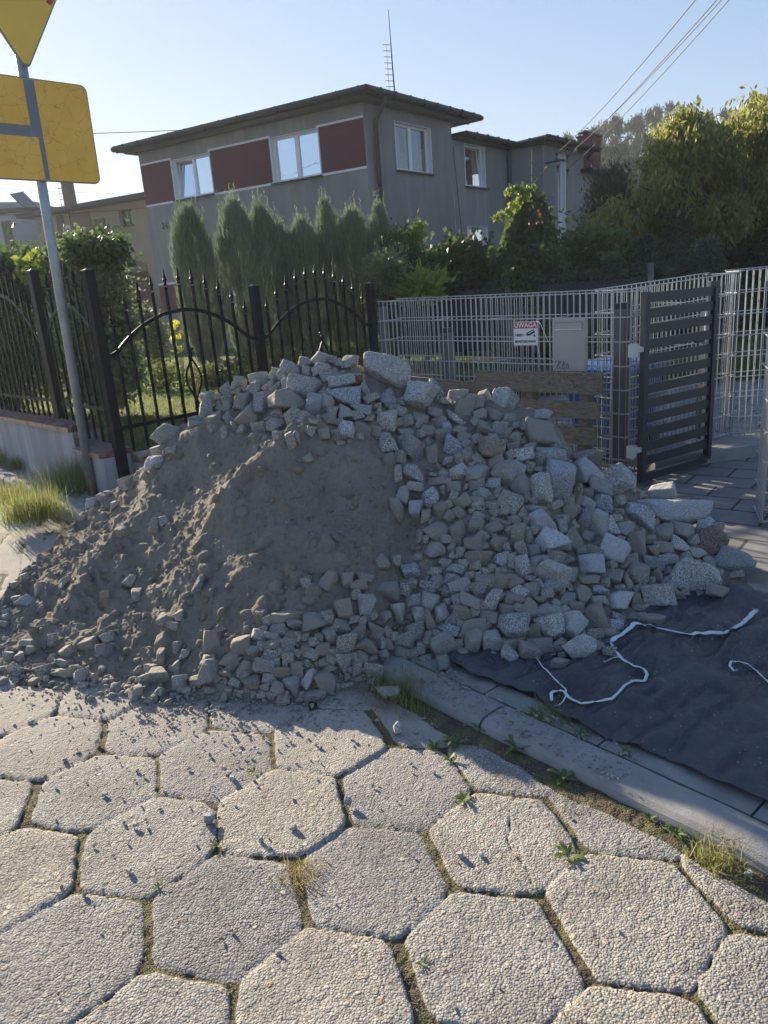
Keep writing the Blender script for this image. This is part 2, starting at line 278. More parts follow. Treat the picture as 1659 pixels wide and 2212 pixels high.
MA = dict(
 slabs=mat_slabs(), sand=mat_sand(), granite=mat_granite('granite', (.2, .2, .192), (.48, .472, .45)),
 granite_clean=mat_granite('granite_clean', (.26, .262, .265), (.60, .60, .595), .04, .40), granite_dusty=mat_granite('granite_dusty', (.22, .22, .205), (.40, .385, .355), .08, .78),
 granite_red=mat_granite('granite_red', (.15, .10, .08), (.32, .24, .2), .03, .34), granite_brown=mat_granite('granite_brown', (.2, .17, .14), (.4, .34, .28), .05, .4),
 brickred=simple('red_brick', (.28, .09, .05), .9, var=.3, bs=.003),
 soil=simple('dark_soil', (.05, .038, .028), .97, var=.5, scale=40, bs=.01, bscale=90, spec=.1),
 gravel=simple('gravel_grit', (.27, .255, .23), .95, var=.35, scale=30, bs=.002, spec=.15),
 kerb=simple('kerb_concrete', (.27, .262, .25), .9, var=.16, scale=9, bs=.0025, bscale=240, spec=.25),
 lawn=simple('lawn_soil', (.075, .085, .03), .97, var=.4, scale=3, spec=.1),
 ground=simple('dusty_ground', (.23, .21, .17), .97, var=.2, scale=2, bs=.01, bscale=30, spec=.1),
 drive=mat_brick('driveway_slabs', (.21, .205, .20), (.16, .158, .155), (.045, .04, .035), 2.0, R(39), .9, .55, .018, .004),
 stucco=mat_stucco('grey_stucco', (.28, .28, .272), .38), maroon=mat_stucco('maroon_stucco', (.115, .042, .055), .1, bs=.014), white=simple('white_paint', (.72, .74, .76), .45, var=.04),
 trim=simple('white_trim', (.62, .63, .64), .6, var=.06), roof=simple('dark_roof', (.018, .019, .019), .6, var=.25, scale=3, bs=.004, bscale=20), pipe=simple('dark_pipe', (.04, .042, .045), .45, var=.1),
 sill=simple('dark_sill', (.035, .03, .03), .4), glass=mat_glass('window_glass'), interior=simple('room_wall', (.07, .07, .075), .9), curtain=simple('white_curtain', (.55, .57, .6), .9, var=.1, scale=20), pink=simple('pink_blind', (.30, .13, .13), .9, var=.08),
 beige=mat_stucco('beige_stucco', (.36, .29, .215), .12, bs=.01), brownp=mat_stucco('brown_stucco', (.19, .145, .11), .12), paleblue=mat_stucco('pale_blue_stucco', (.36, .40, .45), .12), lilac=mat_stucco('lilac_stucco', (.42, .39, .42), .1),
 black=simple('black_paint', (.006, .008, .012), .4, var=.2, spec=.12), anth=simple('anthracite_paint', (.022, .027, .038), .38, var=.12, spec=.5), postgrey=simple('grey_post_paint', (.10, .105, .11), .5, var=.1), cap=simple('black_plastic', (.015, .015, .016), .5),
 galv=simple('galvanised_steel', (.37, .40, .43), .4, .75, .12, 40), galvpole=simple('galvanised_pole', (.33, .36, .39), .5, .55, .2, 9), signback=simple('sign_grey', (.17, .19, .21), .55, .2, .1), yellow=mat_sign(), yellowplain=simple('yellow_film', (.80, .49, .06), .5, var=.08, scale=3), redfilm=simple('red_film', (.45, .03, .03), .5),
 wall=mat_stucco('whitewashed_wall', (.42, .43, .45), .5, 2.2, .006), capred=simple('glazed_red_tile', (.15, .045, .03), .35, var=.3, c2=(.34, .24, .20), scale=11, bs=.002, bscale=30), block=simple('beige_block', (.30, .28, .24), .9, var=.1, bs=.002),
 wood=mat_wood(), tarp=mat_tarp(), strap=simple('white_woven_strap', (.66, .68, .70), .6, var=.1, scale=90, bs=.001, bscale=400), blue=simple('blue_plastic', (.02, .09, .33), .42, var=.15), mailbox=simple('brushed_mailbox', (.36, .37, .38), .42, .5, .05, 4), mbdark=simple('mailbox_shadow_line', (.12, .12, .125), .5, .3),
 signwhite=simple('sign_white', (.72, .74, .76), .35, var=.04), signred=simple('sign_red', (.50, .02, .035), .4, var=.06), ink=simple('black_ink', (.012, .012, .014), .5), inkgrey=simple('grey_ink', (.25, .26, .27), .5), latch=simple('white_latch', (.5, .5, .5), .4, .3), darkfence=simple('dark_privacy_strip', (.016, .019, .026), .5, var=.2, scale=1.5, bs=.002, bscale=8),
 bark=simple('bark', (.07, .055, .042), .95, var=.35, scale=12, bs=.01, bscale=25), barkgrey=simple('grey_bark', (.16, .14, .115), .95, var=.3, scale=12, bs=.008),
 jun=foliage('juniper_foliage', (.095, .13, .085), (.21, .26, .165), .22, .6, .2, 2.0), ivy=foliage('ivy_leaves', (.032, .065, .02), (.085, .13, .04), .32, .55, .3), ivysmall=foliage('small_ivy_leaves', (.09, .125, .055), (.20, .24, .11), .3, .45, .4),
 lime=foliage('lime_leaves', (.11, .17, .02), (.22, .26, .04), .35, .45, .3), walnut=foliage('walnut_leaves', (.07, .105, .032), (.23, .235, .055), .5, .42, .4, .8), redleaf=foliage('red_leaves', (.14, .035, .015), (.22, .06, .03), .25),
 thuja=foliage('thuja_foliage', (.025, .05, .028), (.05, .085, .045), .15, .6, .2), spruce=foliage('spruce_needles', (.035, .065, .04), (.075, .12, .07), .15, .55, .3), pine=foliage('pine_needles', (.032, .052, .036), (.075, .095, .058), .12, .7, .1, .25),
 grass=foliage('grass_blades', (.07, .11, .022), (.20, .24, .06), .4, .55, .3, 3), weed=foliage('weed_leaves', (.07, .12, .035), (.17, .22, .08), .35, .5, .3, 20), drygrass=foliage('dry_grass', (.22, .18, .08), (.38, .31, .15), .3, .6, .2, 10), yellowfl=foliage('yellow_petals', (.6, .42, .01), (.75, .55, .02), .4), undergrowth=foliage('garden_plants', (.035, .065, .015), (.12, .15, .04), .4, .5, .3, 3),
 solar=simple('solar_panel', (.03, .035, .045), .2), wire=simple('cable', (.03, .03, .032), .6), rail=simple('red_brick_rail', (.16, .055, .04), .8, var=.3))

# ------------------------------------------------------------------ the setting: ground, road, kerb, driveway, garden
S_ = az(-40); NK = Vector((S_.y, -S_.x, 0)); K0 = Vector((.11, 2.5, 0))
def struct(name, o): o['kind'] = 'structure'; o.name = name; return o
gv = [(-400, -60, -.12), (400, -60, -.12), (400, 600, -.12), (-400, 600, -.12)]
struct('ground', meshobj('ground', gv, [[0, 1, 2, 3]], MA['ground']))
# road of worn hexagonal slabs (a fan of rows that widens with distance)
ys = [.85]
while ys[-1] < 9.5: ys.append(ys[-1]*1.0045 if ys[-1] < 4 else ys[-1]*1.012)
ys = np.array(ys); us = np.linspace(-1.25, 1.05, 1000); YY, UU = np.meshgrid(ys, us, indexing='ij'); X = (UU*(YY+.25)).ravel(); Y = YY.ravel()
P3 = np.stack([X, Y, np.zeros_like(X)], 1)
A = .395; v1 = A*np.array([math.cos(R(73.5)), math.sin(R(73.5))]); v2 = A*np.array([math.cos(R(133.5)), math.sin(R(133.5))]); O2 = np.array([-.5, 1.56])
def cell(i, j):
    s = 13; jx = hsh(i, j, i*0, 5)-.5; jy = hsh(i, j, i*0, 6)-.5
    return O2[0]+i*v1[0]+j*v2[0]+jx*.034, O2[1]+i*v1[1]+j*v2[1]+jy*.034
wx = fbm(P3*9, 3, 3)*.009 + fbm(P3*40, 3, 31)*.004; wy = fbm(P3*9, 3, 4)*.009 + fbm(P3*40, 3, 41)*.004
Xw = X+wx; Yw = Y+wy
inv = np.linalg.inv(np.array([v1, v2]).T); ij = inv@np.stack([Xw-O2[0], Yw-O2[1]]); i0 = np.round(ij[0]).astype(np.int64); j0 = np.round(ij[1]).astype(np.int64)
best = np.full(len(X), 1e9); bi = i0.copy(); bj = j0.copy()
for a in (-1, 0, 1):
    for b in (-1, 0, 1):
        cx, cy = cell(i0+a, j0+b); d = (Xw-cx)**2+(Yw-cy)**2; k = d < best; best[k] = d[k]; bi[k] = (i0+a)[k]; bj[k] = (j0+b)[k]
cx0, cy0 = cell(bi, bj); edge = np.full(len(X), 1e9); acc = np.zeros(len(X))
for (a, b, hw) in ((1, 0, .006), (-1, 0, .006), (0, 1, .0015), (0, -1, .0015), (1, -1, .011), (-1, 1, .011)):
    nx, ny = cell(bi+a, bj+b); dd = np.hypot(nx-cx0, ny-cy0); e = ((Xw-nx)**2+(Yw-ny)**2-best)/(2*dd)
    hwj = hw*(.55+1.1*hsh(bi+np.minimum(a, 0), bj+np.minimum(b, 0), bi*0+abs(a)*3+abs(b), 9)); e = e-hwj
    acc += np.exp(-e/.011)
e = -.011*np.log(acc)+.002; wob = fbm(P3*26, 3, 8)*.0045+np.minimum(fbm(P3*11, 3, 88), 0)*.010*(vnoise(P3*2.2, 89) > .0); e = e+wob
kd = (X-K0.x)*NK.x+(Y-K0.y)*NK.y      # <0 on the road side
kt = (X-K0.x)*S_.x+(Y-K0.y)*S_.y
strip = -.085+fbm(P3*6, 3, 21)*.04; e = np.minimum(e, (strip-kd)*.8)
crk = np.abs(fbm(P3*1.9+5, 4, 93)); ck = (hsh(bi, bj, bi*0, 94) > .72)*np.clip(1-crk/.006, 0, 1)*.75*(Y < 3.4); jn = np.clip(np.maximum(.5-e/.007, ck), 0, 1); jn = jn*jn*(3-2*jn)
sid = hsh(bi, bj, bi*0, 12); tiltx = (hsh(bi, bj, bi*0, 13)-.5)*.03; tilty = (hsh(bi, bj, bi*0, 14)-.5)*.03
zs = (sid-.5)*.006+tiltx*(X-cx0)+tilty*(Y-cy0) - .0035*np.exp(-np.maximum(e, 0)/.012)
zj = -.009+fbm(P3*35, 4, 15)*.006+fbm(P3*120, 2, 16)*.002
near = Y < 3.2; fine = np.zeros(len(X)); fine[near] = fbm(P3[near]*70, 3, 17, .7)*.0022
zz = zs*(1-jn)+zj*jn+fine+fbm(P3*1.3, 2, 18)*.004
zz = np.where(kd > .05, -.08, zz)
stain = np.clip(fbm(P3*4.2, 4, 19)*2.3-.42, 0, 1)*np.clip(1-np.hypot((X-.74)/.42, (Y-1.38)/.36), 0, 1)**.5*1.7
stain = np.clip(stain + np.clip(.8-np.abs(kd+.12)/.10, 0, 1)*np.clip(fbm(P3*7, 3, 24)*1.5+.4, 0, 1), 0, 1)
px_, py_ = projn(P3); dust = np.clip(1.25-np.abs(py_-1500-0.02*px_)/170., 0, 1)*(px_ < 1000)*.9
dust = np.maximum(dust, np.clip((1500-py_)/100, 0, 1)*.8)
nr, nc = YY.shape; idx = np.arange(nr*nc).reshape(nr, nc); F = np.stack([idx[:-1, :-1], idx[:-1, 1:], idx[1:, 1:], idx[1:, :-1]], -1).reshape(-1, 4)
keep = (kd.reshape(nr, nc)[:-1, :-1].ravel() < .12); F = F[keep]
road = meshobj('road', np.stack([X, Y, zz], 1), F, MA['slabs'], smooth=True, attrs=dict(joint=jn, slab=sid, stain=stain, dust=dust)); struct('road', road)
ROADZ = (X, Y, zz)
meshobj('road_far', [(-60, -20, -.03), (-60, 60, -.03)], [], MA['ground'])
bpy.data.objects.remove(bpy.data.objects['road_far'])
# kerb stones along the road
def kz(t): return .035+.085*min(1, max(0, (t-1.2)/2.2))
kb = MB(); joints = [-2.6, -1.6, -.62+.35, .62+.35-.35+.0]
t0 = -.2; edges = []; t = (Vector((.313, 2.334, 0))-K0).dot(S_)
while t > -3: t -= 1.0
while t < 9: edges.append((t+.006, t+.994)); t += 1.0
prof = [(-.002, -.15), (.000, -.006), (.008, .004), (.03, .014), (.05, -.0), (.06, 0)]
for (a, b) in edges:
    n = 26; V = []; F = []
    pf = [(0, -.2), (0, -.035), (.006, -.018), (.022, -.005), (.045, 0), (.075, .001), (.10, .001), (.12, 0), (.14, -.003), (.150, -.012), (.153, -.03), (.153, -.2)]
    sk = (hsh(np.array([int(a*10)]), np.array([3]), np.array([0]), 2)[0]-.5)*.006
    for i in range(n+1):
        tt = a+(b-a)*i/n; en = min(i, n-i)/n; rnd_ = -.004*max(0, 1-en*n/1.2)
        for (q, z) in pf:
            p = K0+S_*tt+NK*(q+sk+(.004 if z > -.1 and q < .01 and False else 0)); V.append((p.x, p.y, kz(tt)+z+rnd_+.0015*math.sin(tt*23+q*50)))
    m_ = len(pf)
    for i in range(n):
        for k in range(m_-1): F.append([i*m_+k, (i+1)*m_+k, (i+1)*m_+k+1, i*m_+k+1])
    F.append(list(range(m_))); F.append([n*m_+k for k in range(m_)][::-1]); kb.add(V, F)
kerb = kb.build('kerb', MA['kerb'], smooth=False); struct('kerb', kerb)
# concrete edging strip and packed earth behind the kerb
def quadstrip(name, mat, q0, q1, ta, tb, z0, dz=0, n=60, thick=None, gap=None):
    m_ = MB(); L = [(ta, tb)] if gap is None else [(x+.004, min(x+gap-.004, tb)) for x in np.arange(ta, tb, gap)]
    for (a, b) in L:
        p = [K0+S_*a+NK*q0, K0+S_*b+NK*q0, K0+S_*b+NK*q1, K0+S_*a+NK*q1]; p = [Vector((v.x, v.y, z0)) for v in p]
        m_.prism(p[::-1], Vector((0, 0, -.1)), Vector((0, 0, dz)))
    return struct(name, m_.build(name, mat))
quadstrip('edging', MA['kerb'], .175, .27, -2.63, 1.4, .012, 0, gap=.5)
def patch(name, mat, pts, z, sub=None, amp=0, fs=2, smooth=True):
    P_ = [Vector(p) for p in pts]; n = sub or 1; V = []; F = []
    for i in range(n+1):
        for j in range(n+1):
            a = P_[0].lerp(P_[1], i/n); b = P_[3].lerp(P_[2], i/n); q = a.lerp(b, j/n); V.append((q.x, q.y, z))
    V = np.array(V)
    if amp: V[:, 2] += fbm(V*fs, 4, 77)*amp
    id_ = np.arange((n+1)**2).reshape(n+1, n+1); F = np.stack([id_[:-1, :-1], id_[1:, :-1], id_[1:, 1:], id_[:-1, 1:]], -1).reshape(-1, 4)
    return struct(name, meshobj(name, V, F, mat, smooth=smooth))
g0 = K0+NK*.15
patch('pavement', MA['gravel'], [g0-S_*4, g0+S_*3.0, g0+S_*3.0+NK*1.9, g0-S_*4+NK*1.9], -.006, 160, .008, 9)
patch('driveway', MA['drive'], [K0+NK*1.9-S_*6, K0+NK*1.9+S_*6.5, K0+NK*9+S_*6.5, K0+NK*9-S_*6], .0, 40, .004, 3)
patch('verge', MA['gravel'], [K0+NK*.15+S_*2.6, K0+NK*.15+S_*12, K0+NK*1.7+S_*12, K0+NK*1.7+S_*2.6], .085, 160, .03, 7)
# raised garden behind the low walls
POST1 = Vector((-2.12, 6.0, 0)); FD = az(42); PL = 1.61; WD = az(-43)
gp = [POST1+Vector((.02, .05, 0)), POST1+FD*3.3, Vector((1.0, 10.2, 0)), Vector((12, 10.2, 0)), Vector((60, 40, 0)), Vector((60, 75, 0)), Vector((-75, 75, 0)), POST1+WD*30+Vector((0.02, .05, 0))]
gm = MB(); gm.prism([Vector((p.x, p.y, 0)) for p in gp], Vector((0, 0, -.1)), Vector((0, 0, .32))); struct('garden_ground', gm.build('garden_ground', MA['lawn']))
# wooded hill far behind
n = 60; V = []; 
for i in range(n+1):
    for j in range(n+1):
        x = -40+i*4.2; y = 70+j*3.5; V.append((x, y, 0))
V = np.array(V); d = np.clip((V[:, 0]+10)/110, 0, 1)*np.clip((V[:, 1]-72)/60, 0, 1); V[:, 2] = 28*d*d*(3-2*d)+fbm(V*.05, 3, 5)*1.2-.1
id_ = np.arange((n+1)**2).reshape(n+1, n+1); struct('hill', meshobj('hill', V, np.stack([id_[:-1, :-1], id_[1:, :-1], id_[1:, 1:], id_[:-1, 1:]], -1).reshape(-1, 4), MA['lawn'], smooth=True))
HILLV = V

# ------------------------------------------------------------------ the heap of sand
CR = [(-130, 1395, 3.2, -150, 1440), (-60, 1345, 3.45, -60, 1447), (0, 1295, 3.62, 20, 1444), (100, 1197, 4.15, 110, 1467), (180, 1113, 4.45, 200, 1487), (240, 1070, 4.6, 280, 1500), (300, 1025, 4.58, 350, 1507), (380, 946, 4.5, 450, 1516), (500, 865, 4.4, 560, 1522), (620, 800, 4.32, 660, 1520), (700, 778, 4.3, 730, 1503), (800, 794, 4.28, 800, 1480), (880, 825, 4.25, 850, 1440), (960, 860, 4.2, 920, 1432), (1080, 860, 4.2, 1020, 1443), (1180, 902, 4.1, 1130, 1438), (1240, 978, 4.05, 1230, 1425), (1350, 1044, 3.95, 1330, 1395), (1430, 1105, 3.85, 1430, 1345), (1520, 1164, 3.7, 1530, 1298), (1600, 1235, 3.5, 1620, 1266), (1680, 1268, 3.4, 1690, 1280)]
CRa = np.array(CR, float); nu = 860; un = np.linspace(0, len(CR)-1, nu); kk = np.arange(len(CR))
def interp(c):   # smooth (Catmull-Rom) interpolation of a control column
    y = CRa[:, c]; i = np.clip(un.astype(int), 0, len(y)-2); f = un-i; p0 = y[np.maximum(i-1, 0)]; p1 = y[i]; p2 = y[i+1]; p3 = y[np.minimum(i+2, len(y)-1)]
    return .5*((2*p1)+(-p0+p2)*f+(2*p0-5*p1+4*p2-p3)*f*f+(-p0+3*p1-3*p2+p3)*f**3)
cxs, cys, cY, bx, by = [interp(c) for c in range(5)]
C = np.array([atY(a, b, c) for a, b, c in zip(cxs, cys, cY)]); B = np.array([atz(a, b, 0.) for a, b in zip(bx, by)]); C[:, 2] = np.maximum(C[:, 2], .02)
vf = np.linspace(0, 1, 300); vb = np.linspace(0, 1, 130)[1:]
rows = []; zc = C[:, 2]
for v in vf:
    p = B*(1-v)+C*v; lw_ = np.clip((560-cxs)/200, 0, 1); g = v*(1+.16*(1-v))*(1-lw_)+lw_*(1-(1-v)**1.15); p = p.copy(); p[:, 2] = -.02*(1-v)+zc*g; rows.append(p)
bdir = np.array([.25, .97])
run = zc*1.35+.15
for v in vb:
    p = C.copy(); p[:, 0] += bdir[0]*run*v; p[:, 1] += bdir[1]*run*v; p[:, 2] = zc*(1-v**1.15)-.03*v; rows.append(p)
G = np.array(rows); nv = len(G)
# round the crest
ci = 299
for v_ in range(ci-34, ci+20): pass
Gz = G[:, :, 2].copy(); ker = np.hanning(41); ker /= ker.sum(); pad = np.pad(Gz, ((20, 20), (0, 0)), 'edge'); sm = sum(ker[k]*pad[k:k+nv] for k in range(41))
wgt = np.exp(-((np.arange(nv)-ci)/30.)**2)[:, None]; G[:, :, 2] = Gz*(1-wgt)+(sm+.012)*wgt
Pm = G.reshape(-1, 3); gx, gy = projn(Pm)
ridges = [([(700, 925), (655, 965), (600, 1007), (540, 1052), (478, 1110), (455, 1160)], .105, 30), ([(430, 935), (380, 990), (335, 1055), (312, 1125), (270, 1170), (225, 1215), (185, 1280)], .075, 26), ([(205, 1235), (160, 1300), (110, 1355), (55, 1405)], .035, 18), ([(232, 1322), (190, 1372), (135, 1405)], .03, 14), ([(120, 1260), (70, 1320), (30, 1370)], .03, 16), ([(470, 900), (440, 950), (425, 985)], .05, 18), ([(300, 1190), (262, 1250), (240, 1300)], .03, 14)]
dz = np.zeros(len(Pm)); wav = fbm(Pm*7, 3, 51)*14
for pts, hgt, wd in ridges:
    best = np.full(len(Pm), 1e9); along = np.zeros(len(Pm)); L = len(pts)-1
    for k in range(L):
        a = np.array(pts[k], float); b = np.array(pts[k+1], float); ab = b-a; tt = np.clip(((gx-a[0])*ab[0]+(gy-a[1])*ab[1])/(ab@ab), 0, 1)
        ddx = gx+wav-(a[0]+ab[0]*tt); ddy = gy+wav*.6-(a[1]+ab[1]*tt); d_ = np.hypot(ddx, ddy); kq = d_ < best; best[kq] = d_[kq]; along[kq] = ((k+tt)/L)[kq]
    dz += hgt*np.exp(-(best/wd)**1.5)*np.clip(np.minimum(along/.12+.35, (1-along)/.25+.15), 0, 1)
front = (np.arange(nv)[:, None]*np.ones(nu)[None]).ravel() < 330
# streaks running down the left slope
rot = R(-38); q = np.stack([Pm[:, 0]*math.cos(rot)-Pm[:, 1]*math.sin(rot), (Pm[:, 0]*math.sin(rot)+Pm[:, 1]*math.cos(rot))*.35, Pm[:, 2]*.5], 1)
leftw = np.clip((520-gx)/300, .15, 1)
dz += leftw*(np.abs(fbm(q*9, 3, 61))*-.085+.02)*front + leftw*fbm(q*26, 3, 62)*.017
dz += fbm(Pm*3.2, 3, 63)*.028+fbm(Pm*13, 3, 64)*.017
rd = 1-np.abs(fbm(Pm*26, 3, 65)); cl = np.clip(vnoise(Pm*38, 66), 0, 1); msk = np.clip(fbm(Pm*4, 2, 67)*2+.7, .4, 1)
dz += msk*(cl**1.2*.020+rd*.007)+fbm(Pm*75, 3, 68, .75)*.007+np.clip(vnoise(Pm*62, 69), 0, 1)*.007
toe = np.clip(Pm[:, 2]/.12, 0, 1); dz *= np.where(toe < 1, .25+.75*toe, 1); edgeu = np.clip(np.minimum(un, len(CR)-1-un)/1.5, 0, 1); dz *= np.tile(edgeu, nv)
Pm = Pm.copy(); Pm[:, 2] += dz; Pm[:, 1] -= dz*.35*front
id_ = np.arange(nv*nu).reshape(nv, nu); Fm = np.stack([id_[:-1, :-1], id_[:-1, 1:], id_[1:, 1:], id_[1:, :-1]], -1).reshape(-1, 4)
pile = meshobj('sand_heap', Pm, Fm, MA['sand'], smooth=True); tag(pile, 'tall heap of crumbly grey sand and dust that fills the middle of the scene', 'sand heap'); base(pile, (-.1, 3.4, 0))
cs = 4; sub = Pm.reshape(nv, nu, 3)[::cs, ::cs]; a_, b_ = sub.shape[:2]; si = np.arange(a_*b_).reshape(a_, b_)
BV = BVHTree.FromPolygons([tuple(x) for x in sub.reshape(-1, 3).tolist()], np.stack([si[:-1, :-1], si[:-1, 1:], si[1:, 1:], si[1:, :-1]], -1).reshape(-1, 4).tolist())
def surf(x, y, gz=.0):
    d = ray(x, y).normalized(); h = BV.ray_cast(O, d)
    g = atz(x, y, gz)
    if h[0] is None or (h[0]-O).length > (g-O).length: return g, Vector((0, 0, 1)), False
    nn = h[1]; nn = nn if nn.dot(d) < 0 else -nn
    return h[0], nn, True

# ------------------------------------------------------------------ stones
def ico(sub):
    bm = bmesh.new(); bmesh.ops.create_icosphere(bm, subdivisions=sub, radius=1); V = np.array([v.co[:] for v in bm.verts]); F = np.array([[v.index for v in f.verts] for f in bm.faces]); bm.free(); return V, F
ICO = {k: ico(k) for k in (1, 2, 4, 5)}
def stone_shape(seed, sub=4, kind='block', p=26):
    r = np.random.default_rng(seed); V, F = ICO[sub]; d = V/np.linalg.norm(V, axis=1)[:, None]; pl = []
    j = .2 if kind == 'block' else .34
    for ax in range(3):
        for s in (-1, 1):
            nn = np.zeros(3); nn[ax] = s; nn += r.normal(0, j, 3); nn /= np.linalg.norm(nn); pl.append((nn, r.uniform(.82, 1.06)))
    for k in range(r.integers(2, 5) if kind == 'block' else 6):
        nn = r.normal(0, 1, 3); nn /= np.linalg.norm(nn); pl.append((nn, r.uniform(1.0, 1.28) if kind == 'block' else r.uniform(.85, 1.1)))
    a = sum(np.maximum(0, d@nn/h)**p for nn, h in pl); rr = a**(-1/p); P = d*rr[:, None]
    P += d*(fbm(P*1.3+seed, 3, seed % 97)*.075+fbm(P*5+seed, 3, seed % 89)*.028)[:, None]
    mn = P.min(0); mx = P.max(0); P = (P-(mn+mx)/2)/(mx-mn); return P, F
VAR = []
for k in range(22):
    P, F = stone_shape(100+k, 4, 'block' if k % 4 else 'rough'); me_o = meshobj('granite_cobble', P, F, MA['granite'], smooth=True); me = me_o.data; bpy.data.objects.remove(me_o)
    mm = {}
    for mk in ('granite', 'granite_clean', 'granite_dusty', 'granite_brown', 'granite_red'):
        m2 = me.copy(); m2.materials.clear(); m2.materials.append(MA[mk]); mm[mk] = m2
    VAR.append(mm)
PAN = dict(A=(530, 960), B=(1050, 960), C=(1050, 1300), D=(1560, 1200), E=(1560, 1500), F=(1050, 1600), G=(530, 1600), H=(0, 1600))
